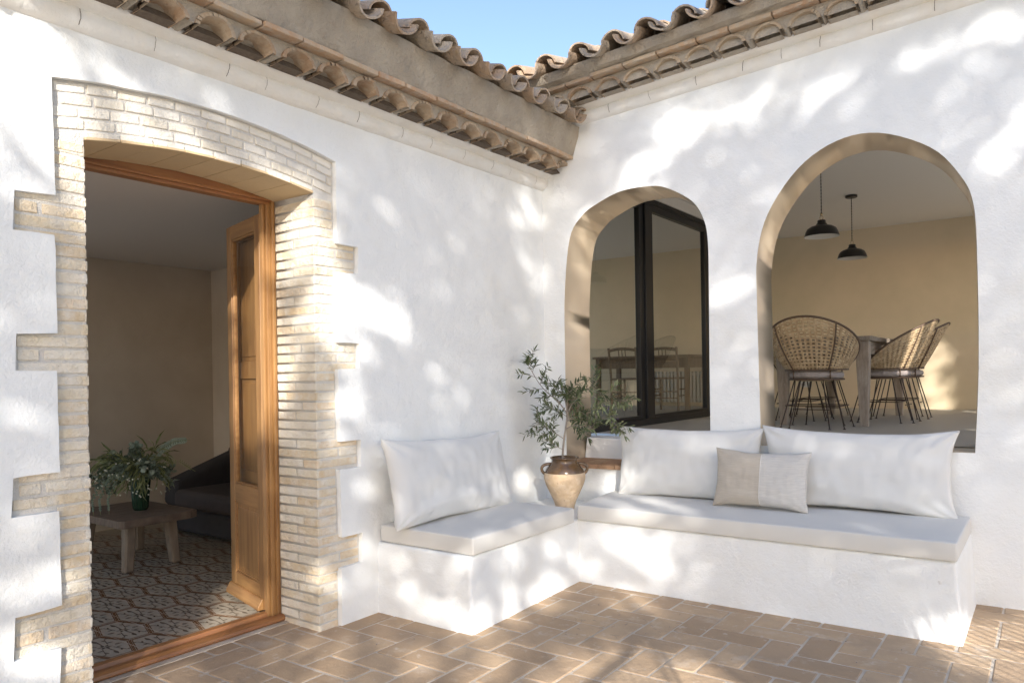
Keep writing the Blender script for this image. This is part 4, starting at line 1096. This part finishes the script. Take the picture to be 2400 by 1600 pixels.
for k in range(5): mb.box((-.44 + k * .176, -1.06, .80), (-.44 + k * .176 + .1745, 1.06, .842), jit=.001)
mb.build('table_top', M_oldwood_h, dt, bevel=.004)
mb = MB(); mb.box((-.37, -1.0, .68), (.37, -.975, .799)); mb.box((-.37, .975, .68), (.37, 1.0, .799)); mb.box((-.385, -.97, .68), (-.36, .97, .799)); mb.box((.36, -.97, .68), (.385, .97, .799)); mb.build('apron', M_oldwood_h, dt)
for sx in (-1, 1):
    for sy in (-1, 1):
        mb = MB(); x, y = sx * .365, sy * .975; w, w2 = .055, .034
        for (z0, z1, a, b) in ((0, .62, w2, w), (.6201, .7985, w, w)):
            mb.hexa([(x - a, y - a, z0), (x + a, y - a, z0), (x - a, y + a, z0), (x + a, y + a, z0), (x - b, y - b, z1), (x + b, y - b, z1), (x - b, y + b, z1), (x + b, y + b, z1)])
        mb.build('leg', M_oldwood, dt, bevel=.004)
def pendant(label):
    root = empty('pendant_lamp', (0, 0, 0), 0, label, 'lamp', 'black pendant lamps over the dining table')
    mb = MB(); mb.lathe([(0, -.028), (.055, -.028), (.062, -.022), (.062, 0), (0, 0)], n=28); mb.build('ceiling_rose', M_lampblack, root, smooth=False, bevel=.002)
    mb = MB(); L = .455
    for ph in (0, math.pi): mb.tube([(.0025 * math.cos(ph + k * .8), .0025 * math.sin(ph + k * .8), -.028 - L * k / 60) for k in range(61)], .0028, 5)
    mb.build('twisted_cord', M_lampblack, root)
    mb = MB(); mb.lathe([(0, -.478), (.010, -.480), (.012, -.50), (.008, -.505), (0, -.505)], n=12); mb.tube([(.014 * math.sin(t), 0, -.522 + .022 * math.cos(t)) for t in [2 * math.pi * k / 14 for k in range(15)]], .003, 6)
    mb.build('hook', M_chain, root, smooth=True)
    pr = [(0, -.542), (.030, -.542), (.036, -.548), (.036, -.570), (.046, -.576), (.048, -.586), (.060, -.592), (.095, -.602), (.125, -.622), (.140, -.650), (.152, -.690), (.154, -.694)]
    mb = MB(); mb.lathe(pr, n=40); mb.build('shade', M_lampblack, root, smooth=True)
    mb = MB(); mb.lathe([(r * .985 - .002, z - .0025) for (r, z) in pr[3:-1]] + [(.1525, -.6945)], n=40); o = mb.build('shade_lining', M_lampwhite, root, smooth=True)
    mb = MB(); mb.lathe([(0, -.66), (.018, -.655), (.026, -.635), (.022, -.61), (.012, -.595), (0, -.595)], n=16); mb.build('bulb', M_lampwhite, root, smooth=True)
    return root
p1 = pendant('front black pendant lamp, its ceiling rose hidden by the arch'); p1.location = (-1.705, 7.24, CEIL2 + .0)
p2 = copy_tree(p1); p2.location = (-1.775, 8.88, CEIL2); p2['label'] = 'rear black pendant lamp with its round ceiling rose in view'
mb = MB(); mb.box((-2.93, DY - .012, 1.255), (-2.78, DY - .0005, 1.335)); so_ = mb.build('wall_socket', M_socket, bevel=.006, seg=2); tag(so_, 'white double wall socket low on the ochre wall behind the chair legs', 'socket')
for x in (-2.893, -2.817):
    mb = MB(); mb.lathe([(.026, 0), (.024, .003), (.020, .001), (0, .001)], (0, 0, 0), 18)
    mb.v = [(a + x, DY - .012 - c, b + 1.295) for (a, b, c) in mb.v]; mb.build('socket_outlet', mat('outlet_grey', (0.35, 0.34, 0.31), .4), so_)
# behind the sliding glass: plain table, two spindle chairs, radiator
t2 = empty('sideboard_table', (-4.75, 10.0, ZF), R(2), 'plain wooden table dimly seen behind the sliding glass door', 'table')
mb = MB(); mb.box((-.75, -.40, .74), (.75, .40, .775)); mb.build('table_top', M_coffeeleg, t2, bevel=.004)
mb = MB(); mb.box((-.66, -.33, .60), (.66, .33, .738)); mb.build('apron', M_coffeeleg, t2)
for sx in (-1, 1):
    for sy in (-1, 1):
        mb = MB(); mb.box((sx * .68 - .03, sy * .34 - .03, 0), (sx * .68 + .03, sy * .34 + .03, .739)); mb.build('leg', M_coffeeleg, t2)
def wood_chair(label):
    root = empty('spindle_chair', (0, 0, 0), 0, label, 'chair', 'wooden chairs behind the sliding glass')
    mb = MB(); mb.box((-.21, -.2, .44), (.21, .2, .465)); mb.build('seat', M_coffeeleg, root, bevel=.006)
    for sx in (-1, 1):
        mb = MB(); mb.tube([(sx * .20, -.19, 0), (sx * .20, -.195, .45), (sx * .205, -.25, .88)], .017, 8); mb.build('leg', M_coffeeleg, root)
        mb = MB(); mb.tube([(sx * .19, .18, 0), (sx * .19, .18, .44)], .017, 8); mb.build('leg', M_coffeeleg, root)
    mb = MB()
    mb.tube([(-.2 + .4 * k / 8, -.245 - .02 * math.sin(math.pi * k / 8), .84 + .025 * math.sin(math.pi * k / 8)) for k in range(9)], .02, 8); mb.tube([(-.2, -.225, .68), (.2, -.225, .68)], .012, 6)
    for k in range(3): mb.tube([(-.05 + .05 * k, -.225, .68), (-.05 + .05 * k, -.255, .85)], .007, 6)
    mb.build('backrest', M_coffeeleg, root)
    mb = MB(); 
    for z in (.18, .27): mb.tube([(-.19, -.19, z), (.19, -.19, z)], .01, 6); mb.tube([(-.195, -.19, z + .03), (-.19, .18, z + .03)], .01, 6); mb.tube([(.195, -.19, z + .03), (.19, .18, z + .03)], .01, 6)
    mb.build('stretcher', M_coffeeleg, root); return root
w1 = wood_chair('spindle-back wooden chair behind the left pane of the sliding glass door'); w1.location = (-4.75, 9.35, ZF)
w2 = copy_tree(w1); w2.location = (-4.36, 9.75, ZF); w2.rotation_euler = (0, 0, R(4)); w2['label'] = 'spindle-back wooden chair behind the right pane of the sliding glass door'
rd = empty('radiator', (-4.7, DY - .07, 1.03), 0, 'white finned radiator on the far wall behind the sliding glass', 'radiator')
mb = MB()
for k in range(22): mb.box((-.68 + k * .062, -.04, .0), (-.68 + k * .062 + .035, .04, .48))
mb.box((-.68, -.015, .03), (.68, .015, .06)); mb.box((-.68, -.015, .42), (.68, .015, .45)); mb.build('fins', M_radiator, rd)

# ============================================================ GARDEN TREES ON THE SUNNY SIDE (behind the viewer) that dapple the walls, the last one added to block sun
# openings between the foliage, as (s, w, 2x2 axes, how open), measured across the direction of the sunlight
GAPS = [(-1.69,4,0.12,-0,0.11,-0.39,1),(-1.61,4.33,0.17,-0.03,0.06,-0.17,1),(-1.46,4.31,0.11,-0.01,0.06,-0.07,0.8),(-1.67,3.74,0.09,-0,0.07,-0.11,1),(-1.68,3.35,0.07,-0,0.04,-0.17,0.45),(-1.71,3.11,0.07,-0,0.03,-0.07,0.3),(-1.68,2.7,0.07,-0,0.02,-0.07,0.35),(-1.66,2.52,0.06,-0,0.02,-0.06,0.3),(-1.68,2.04,0.09,0.01,0.05,-0.08,0.85),(-1.69,2.21,0.05,0.01,0.04,-0.03,0.4),(-1.69,1.68,0.13,-0,-0,-0.11,1),(-1.56,1.75,0.07,-0,-0,-0.19,0.7),(-1.54,4.11,0.1,-0,0.08,-0.18,1),(-1.54,3.78,0.07,-0,0.05,-0.25,1),(-1.33,4.22,0.24,-0.01,0.13,-0.1,1),(-1.1,4.32,0.09,-0.01,0.03,-0.06,0.8),(-1.54,3.37,0.06,-0,0.04,-0.1,0.45),(-0.96,4.27,0.15,-0.02,0.02,-0.08,0.55),(-0.71,4.36,0.11,-0.03,0,-0.07,0.5),(-1.05,4.61,0.06,-0.02,0.02,-0.06,0.45),(-0.89,4.66,0.06,-0,0.05,-0.07,0.35),(-1.22,4.61,0.09,-0.01,0.04,-0.06,0.2),(-0.75,4.06,0.18,-0.01,-0.09,-0.44,1),(-0.57,3.89,0.11,-0.01,0.06,-0.45,1),(-0.6,4.34,0.06,-0,0.04,-0.13,0.5),(-0.76,3.57,0.15,-0,-0.06,-0.16,0.9),(-0.32,3.87,0.19,-0.08,-0.05,-0.16,1),(-0.45,3.94,0.1,-0,0.05,-0.11,1),(-0.45,3.55,0.11,-0,0.05,-0.12,0.8),(-0.22,3.77,0.11,-0.07,-0.05,-0.12,0.9),(-0.12,3.67,0.09,-0,0.04,-0.09,0.4),(-0.58,2.97,0.1,-0,0.03,-0.12,0.75),(-0.75,2.99,0.1,-0,-0.03,-0.09,0.7),(-0.49,3.32,0.09,-0,0.04,-0.16,0.9),(-0.42,3.18,0.07,-0,0.03,-0.07,0.5),(-0.75,2.54,0.09,-0,-0.02,-0.05,0.5),(-0.65,2.13,0.08,-0,0.01,-0.13,0.9),(-0.74,2.09,0.07,-0,-0.01,-0.08,0.6),(-0.27,4.59,0.11,-0.04,0.03,-0.13,0.35),(-0,4.92,0.06,0.04,0.07,-0.08,0.42),(0.07,4.74,0.1,0.06,0.12,-0.07,0.42),(0.26,4.65,0.1,-0,0.06,-0.1,0.38),(0.41,4.24,0.06,-0,0.03,-0.07,0.4),(0.22,4.4,0.07,-0,0.04,-0.1,0.2),(0.86,5.44,0.12,0.06,0.13,-0.11,0.75),(0.77,5.14,0.09,0.07,0.08,-0.12,0.7),(0.87,4.88,0.09,0.04,0.07,-0.19,0.65),(0.74,4.52,0.06,0.03,0.04,-0.16,0.3),(-0.3,4.15,0.08,-0,0.05,-0.06,0.2),(0.41,3.32,0.15,-0,0.05,-0.08,0.4),(-0.27,3.07,0.11,-0,0.03,-0.09,0.35),(0.79,3.04,0.08,-0,0.02,-0.14,0.9),(0.61,3.11,0.05,-0,0.02,-0.07,0.4),(-0.37,2.7,0.06,-0,0.01,-0.22,0.5),(-0.43,2.2,0.07,-0,0.01,-0.16,0.7),(-0.45,2.44,0.06,-0,0.01,-0.11,0.5),(-0.36,2.02,0.08,-0,0,-0.08,0.7),(0.23,2.65,0.19,0.02,0.09,-0.07,0.7),(0.52,2.82,0.11,0.01,0.05,-0.05,0.45),(-0.14,2.53,0.09,-0,0.02,-0.1,0.6),(-0.17,2.81,0.08,-0,0.02,-0.05,0.4),(0.19,2.9,0.09,-0,0.03,-0.05,0.15),(0.25,2.28,0.24,0,0.13,-0.09,0.8),(-0.07,2.38,0.15,0.01,0.04,-0.06,0.5),(0.59,2.46,0.19,-0.01,0.1,-0.06,0.45),(0.88,2.7,0.12,-0.03,-0.01,-0.07,0.5),(-0.23,2.17,0.11,-0,-0.02,-0.12,0.6),(0.02,1.91,0.15,-0,-0.02,-0.1,0.7),(-0.16,1.94,0.11,-0,-0.01,-0.05,0.7),(0.17,1.79,0.1,-0,-0.01,-0.05,0.9),(0.1,2.08,0.09,-0,-0.01,-0.1,0.5),(0.03,2.25,0.15,-0.01,-0.06,-0.03,0.6),(0.46,2.27,0.09,-0,0.01,-0.16,0.9),(0.3,1.81,0.08,-0,0,-0.1,0.9),(0.54,1.9,0.08,-0,0,-0.16,0.9),(0.89,2.22,0.15,-0,0.02,-0.18,1),(0.76,2.06,0.11,-0,0.01,-0.12,0.9),(0.93,2.49,0.08,-0,0.01,-0.08,0.8),(0.61,2.38,0.07,-0,0.01,-0.06,0.7),(1.81,5.54,0.08,-0.23,-0.13,-0.2,0.92),(1.63,5.27,0.15,-0.06,-0.18,-0.09,0.55),(1.95,5.68,0.12,-0.06,-0.15,-0.08,0.83),(1.46,5.5,0.18,-0,-0.09,-0.14,0.28),(1.27,5.85,0.09,-0,-0.05,-0.14,0.28),(1.17,5.5,0.08,-0.04,-0.05,-0.2,0.32),(1.17,5.14,0.07,-0,-0.03,-0.22,0.41),(2.42,5.56,0.05,-0.22,-0.11,-0.11,0.74),(2.19,5.61,0.09,-0.05,-0.11,-0.07,0.55),(2.78,5.45,0.05,-0.18,-0.09,-0.16,0.69),(2.6,5.38,0.03,-0.08,-0.06,-0.08,0.37),(2.26,5.19,0.06,-0.07,-0.09,-0.06,0.28),(3.22,5.42,0.1,-0,-0.06,-0.08,0.74),(3.45,5.33,0.16,0.01,-0.06,-0.12,0.55),(3.61,5.36,0.1,0.01,-0.04,-0.11,0.74),(3.59,4.59,0.07,-0.09,-0.1,-0.19,0.92),(3.46,5.1,0.11,-0,-0.07,-0.08,0.28),(3.55,4.89,0.1,-0.03,-0.11,-0.09,0.37),(3.47,4.46,0.07,-0.03,-0.07,-0.09,0.46),(3.6,4.13,0.07,-0,-0.03,-0.11,0.32),(2.99,5.36,0.05,-0.05,-0.08,-0.1,0.32),(3.33,4.74,0.04,-0.04,-0.06,-0.04,0.23),(2.27,4.28,0.11,-0,-0.05,-0.15,0.78),(2.35,4.6,0.07,-0,-0.03,-0.13,0.37),(2.19,4.02,0.06,-0,-0.02,-0.13,0.28),(1.49,5.73,0.07,-0,-0.04,-0.1,0.32),(1.29,5.14,0.12,-0.05,0.06,-0.21,0.7),(1.4,4.87,0.06,-0,0.04,-0.23,0.5),(1.3,4.48,0.1,0.04,0.07,-0.11,0.6),(1.52,5.37,0.05,-0.01,0.03,-0.24,0.5),(2.54,4.57,0.09,-0.01,0.05,-0.18,0.6),(1.45,3,0.14,-0,-0.03,-0.16,0.92),(1.41,3.27,0.14,-0,-0.04,-0.04,0.46),(1.05,2.94,0.17,-0,-0.01,-0.2,0.85),(1.16,3.44,0.2,-0,-0.01,-0.24,0.6),(1.39,3.53,0.1,-0,-0.01,-0.2,0.6),(1.52,2.95,0.08,-0,-0.02,-0.13,0.6),(1.49,2.61,0.29,-0.11,-0.02,-0.14,0.9),(1.32,2.73,0.16,-0.06,-0.01,-0.1,0.8),(1.68,2.43,0.04,-0.11,-0.09,-0.1,0.7),(1.25,2.56,0.09,-0,-0.02,-0.08,0.45),(1.64,2.4,0.13,-0,-0.03,-0.07,0.6),(1.38,2.16,0.27,-0,-0.05,-0.26,1),(1.15,2.33,0.11,-0,-0.02,-0.19,0.7),(1.64,2,0.14,-0,-0.02,-0.17,0.55),(1.25,2.03,0.15,-0,-0.02,-0.09,1),(2.6,2.04,0.02,-0,-0,-0.09,0.35),(2.47,2.05,0.02,-0,-0,-0.08,0.25),(2.8,1.61,0.04,-0,-0.01,-0.14,0.3),(-0.7,1.71,0.18,0.04,0.03,-0.07,0.65),(-1.16,1.64,0.2,0.08,0.06,-0.08,0.78),(-1.44,1.59,0.18,0.06,-0.01,-0.07,0.9),(-0.22,1.71,0.24,-0,-0.06,-0.05,0.65),(-0.2,1.54,0.2,0.01,-0.01,-0.07,0.78),(0.21,1.53,0.24,-0.01,-0.02,-0.06,0.9),(-0.77,1.56,0.13,0.02,-0.01,-0.03,0.52),(0.55,1.81,0.23,-0,0.07,-0.07,0.9),(0.14,1.7,0.14,0.01,0.05,-0.05,0.78),(1.14,1.94,0.29,-0.04,-0.06,-0.07,0.85),(1.41,1.87,0.15,-0.04,-0.03,-0.05,0.9),(1.06,1.65,0.12,-0.02,-0.01,-0.04,0.78),(0.82,1.89,0.14,-0.03,-0.01,-0.07,0.78),(1.05,1.46,0.32,-0.09,-0.02,-0.12,1),(1.34,1.44,0.19,-0.06,-0.01,-0.07,1),(0.87,1.53,0.13,-0.03,-0.01,-0.06,0.9),(0.06,1.6,0.51,0,0.02,-0.09,0.9),(-0.66,1.61,0.33,0.04,0.05,-0.08,0.78),(3.03,1.47,0.08,-0.3,-0.06,-0.13,1),(2.65,1.37,0.06,-0.17,-0.04,-0.07,1),(2.41,1.35,0.1,-0.04,-0.01,-0.02,0.52),(-1.07,4.12,0.27,-0.01,-0.22,-0.33,1),(-1.08,3.54,0.28,-0.01,-0.17,-0.49,1),(-1.06,2.83,0.2,-0.01,-0.08,-0.25,0.3),(-1.2,2.29,0.09,-0,-0.02,-0.09,0.3),(-1.22,2.06,0.11,0.2,0.15,-0.2,1),(-1.32,1.96,0.04,0.11,0.15,-0.08,1)]
ES = Vector((TRAVEL.y, -TRAVEL.x, 0)); TNE = math.tan(SUN_EL)
def openness(s, w):
    o = 0.0
    if (.50 < s < 1.72 and w < 1.60 - .12 * abs(s - 1.1)) or (2.68 < s < 4.0 and w < 1.66): return 1.0
    q0 = Vector((s * 2.6, w * 2.6, 1.7)); q1 = Vector((s * 7, w * 7, 5.1))
    s += .10 * noise.noise(q0) + .045 * noise.noise(q1); w += .10 * noise.noise(q0 + Vector((9, 3, 4))) + .045 * noise.noise(q1 + Vector((9, 3, 4)))
    for (cx, cy, a, b, c, d, wt) in GAPS:
        det = a * d - b * c
        if abs(det) < 1e-6: continue
        x, y = s - cx, w - cy
        if abs(x) > 1.6 or abs(y) > 1.6: continue
        u = (d * x - b * y) / det; v = (-c * x + a * y) / det; q = u * u + v * v
        if q < 1.8: o = max(o, wt * min(1, max(0, (1.75 - q) / 1.2)))
    k = noise.noise(Vector(((s + w * .55) * 6.5, (w - s * .3) * 1.7, 2.2)))
    if k > .2: o *= max(.3, 1 - (k - .2) * 3)
    return o
def shade_tree():
    rnd = random.Random(21)
    root = empty('shade_tree', tuple(TRAVEL * -8.6 + ES * 2.12), 0, 'broad leafy garden tree standing behind the viewer and dappling the walls', 'tree')
    base = Vector(root.location); mb = MB(); br = MB()
    br.tube([(0, 0, -.1), (.05, .02, 1.2), (-.05, .05, 2.5), (.02, 0, 3.5)], [.26, .21, .18, .15], 12)
    for k in range(9):
        a = -3.2 + 6.4 * k / 8; tip = ES * (a * .9 - 1.1) + TRAVEL * rnd.uniform(-.5, .5) + Vector((0, 0, rnd.uniform(6.4, 8.8) - abs(a) * .35))
        st = Vector((.02, 0, rnd.uniform(3.2, 3.5))); mid = Vector((st.x + (tip.x - st.x) * .22, st.y + (tip.y - st.y) * .22, st.z + 2.1))
        br.tube([st, st.lerp(mid, .5), mid, mid.lerp(tip, .5) + Vector((0, 0, .15)), tip], [.09, .07, .045, .03, .012], 8)
    n = 0; tries = 0
    while tries < 60000:
        tries += 1
        s = rnd.uniform(-2.6, 4.1); w = rnd.uniform(.35, 6.2)
        cov = 1 - openness(s, w)
        if s > 3.7 and abs(w - 3.34 - (4.55 - s) * .4) < .10: continue
        if rnd.random() > cov * (.93 if s > 1.25 and w > 2.6 else 1.0): continue
        a = -8.0 + rnd.gauss(0, .7)
        p = ES * s + TRAVEL * a + Vector((0, 0, w - TNE * a)) - base
        if p.z < 1.7: continue
        d = Vector((rnd.gauss(0, 1), rnd.gauss(0, 1), rnd.gauss(0, .8))).normalized(); e = d.cross(Vector((rnd.gauss(0, 1), rnd.gauss(0, 1), rnd.gauss(0, 1)))).normalized()
        L = rnd.uniform(.05, .085); wd = L * .55
        i = len(mb.v); mb.v += [tuple(p - d * L), tuple(p + e * wd), tuple(p + d * L), tuple(p - e * wd)]; mb.face((i, i + 1, i + 2, i + 3), 0, rnd.random()); n += 1
    br.build('trunk', M_trunk, root, smooth=True); mb.build('crown', M_crown, root, recalc=False)
shade_tree()
def palm():
    rnd = random.Random(4)
    root = empty('palm_tree', (3.05, .35, 0), 0, 'young palm with long arching fronds standing to the right of the viewer', 'palm')
    base = Vector(root.location)
    mb = MB(); prof = [(0, 0)] + [(.15 - .02 * (k / 12) + .012 * (k % 2), k * .1) for k in range(1, 12)] + [(.08, 1.22), (0, 1.26)]; mb.lathe(prof, n=16); mb.build('trunk', M_trunk, root)
    def frond(P, n, L, hang, f0=.22, wd=.014, both=True, r0=.024):
        fb = MB(); P = [Vector(p) for p in P]; out = []
        for i in range(len(P) - 1):
            p0 = P[max(i - 1, 0)]; p1 = P[i]; p2 = P[i + 1]; p3 = P[min(i + 2, len(P) - 1)]
            for k in range(12):
                q = k / 12; out.append(.5 * ((2 * p1) + (-p0 + p2) * q + (2 * p0 - 5 * p1 + 4 * p2 - p3) * q * q + (-p0 + 3 * p1 - 3 * p2 + p3) * q ** 3))
        out.append(P[-1]); m = len(out); fb.tube(out, [r0 * (1 - .5 * k / m) for k in range(m)], 6)
        for k in range(n):
            f = f0 + (.98 - f0) * k / n; i = min(int(f * (m - 1)), m - 2); p = out[i].lerp(out[i + 1], f * (m - 1) - i); d = (out[i + 1] - out[i]).normalized()
            side = d.cross(Vector((0, 0, 1))).normalized()
            for s in ((-1, 1) if both else (0,)):
                dd = (side * s * (1 - hang) + d * .28 * (1 - abs(s) * .2) + Vector((0, 0, -hang))).normalized()
                LL = L * (.55 + .45 * math.sin(math.pi * min(.98, .2 + .7 * f))) * rnd.uniform(.93, 1.05)
                ee = (d - dd * d.dot(dd)).normalized() * wd; i0 = len(fb.v); q1 = p + dd * LL * .5; q2 = p + dd * LL + Vector((0, 0, -.03))
                fb.v += [tuple(p - ee * .5), tuple(q1 - ee), tuple(q2), tuple(q1 + ee), tuple(p + ee * .5)]; fb.face((i0, i0 + 1, i0 + 2, i0 + 3, i0 + 4), 0, rnd.random())
        fb.build('frond', M_crown, root, recalc=False)
    cr = Vector((0, 0, 1.22))
    def up(x, y, t): return Vector((x, y, 0)) - TRAVEL * t + Vector((0, 0, TNE * t)) - base
    def at(s, a, z): return ES * s + TRAVEL * a + Vector((0, 0, z)) - base
    frond([cr, cr.lerp(up(-1.88, 4.0, 4.3), .5) + Vector((0, 0, .35)), up(-1.88, 4.0, 4.3), up(-1.84, 3.45, 4.35), up(-1.82, 2.95, 4.4), up(-1.78, 2.3, 4.4)], 20, .42, .88, f0=.42, wd=.017, both=False, r0=.036)
    frond([cr, at(2.3, .2, 1.45), at(2.35, 1.1, 1.50), at(2.8, 1.3, 1.46), at(3.3, 1.35, 1.42), at(3.9, 1.3, 1.35)], 22, .90, .97, f0=.46, wd=.0075, both=False)
    for k in range(9):
        a = -1.9 + k * .42; h = Vector((math.cos(a), math.sin(a), 0)); L = rnd.uniform(.9, 1.3)
        if h.dot(TRAVEL) > -.1: continue
        frond([cr, cr + h * L * .35 + Vector((0, 0, .30)), cr + h * L * .75 + Vector((0, 0, .2)), cr + h * L * 1.05 + Vector((0, 0, -.2))], 30, .4, .3)
palm()
def sun_blocking_tree():  # added unseen tree, its foliage gapped to let only some sun into the dining room
    rnd = random.Random(33); s0 = 6.2
    root = empty('shade_tree', tuple(TRAVEL * -5.0 + ES * s0), 0, 'unseen tree added farther right behind the viewer to limit sun in the dining room', 'tree')
    base = Vector(root.location); mb = MB(); br = MB()
    br.tube([(0, 0, -.1), (.05, .02, 1.2), (-.05, .05, 2.4), (.02, 0, 3.4)], [.2, .17, .14, .1], 12)
    for k in range(6):
        a = -1.6 + 3.2 * k / 5; tip = ES * a + TRAVEL * rnd.uniform(-.5, .5) + Vector((0, 0, rnd.uniform(6.0, 7.8))); st = Vector((.02, 0, 3.0)); br.tube([st, st.lerp(tip, .5), tip], [.07, .04, .01], 8)
    n = 0
    while n < 16000:
        s = rnd.uniform(4.1, 8.3); w = rnd.uniform(2.2, 6.4)
        if 6.38 < s < 6.74 and 3.0 < w < 5.5 and rnd.random() < .93: continue
        if 4.25 < s < 4.95 and 4.2 < w < 5.15: continue
        if w < 1.085 + .4417 * s: continue
        if s < 5.6 and (abs(w - 3.34 - (4.55 - s) * .4) < .10 or abs(w - 3.84 - (5.56 - s) * .4) < .025 or abs(w - 4.12 - (5.9 - s) * .4) < .02): continue
        a = -5.0 + rnd.gauss(0, .5); p = ES * s + TRAVEL * a + Vector((0, 0, w - TNE * a)) - base
        d = Vector((rnd.gauss(0, 1), rnd.gauss(0, 1), rnd.gauss(0, .8))).normalized(); e = d.cross(Vector((rnd.gauss(0, 1), rnd.gauss(0, 1), rnd.gauss(0, 1)))).normalized()
        L = rnd.uniform(.07, .11); wd = L * .6; i = len(mb.v)
        mb.v += [tuple(p - d * L), tuple(p + e * wd), tuple(p + d * L), tuple(p - e * wd)]; mb.face((i, i + 1, i + 2, i + 3), 0, rnd.random()); n += 1
    br.build('trunk', M_trunk, root, smooth=True); mb.build('crown', M_crown, root, recalc=False)
sun_blocking_tree()
# pine needles and crumbs blown onto the pavers
def litter():
    rnd = random.Random(9); mb = MB()
    for k in range(34):
        x, y = rnd.gauss(-2.2, .30), rnd.gauss(3.95, .28); a = rnd.uniform(0, 3.14); L = rnd.uniform(.02, .055)
        mb.tube([(x, y, .003), (x + L * .5 * math.cos(a), y + L * .5 * math.sin(a), .005), (x + L * math.cos(a + .3), y + L * math.sin(a + .3), .003)], .0009, 4)
    for k in range(60):
        x, y = rnd.uniform(-3.3, -.3), rnd.uniform(2.9, 4.55)
        if x < -2.6 and y > 3.2: continue
        r = rnd.uniform(.002, .0045); mb.lathe([(0, -.001), (r, .001), (r * .7, r), (0, r * 1.2)], (x, y, .001), 5)
    tag(mb.build('garden_litter', M_bark), kind='stuff')
litter()
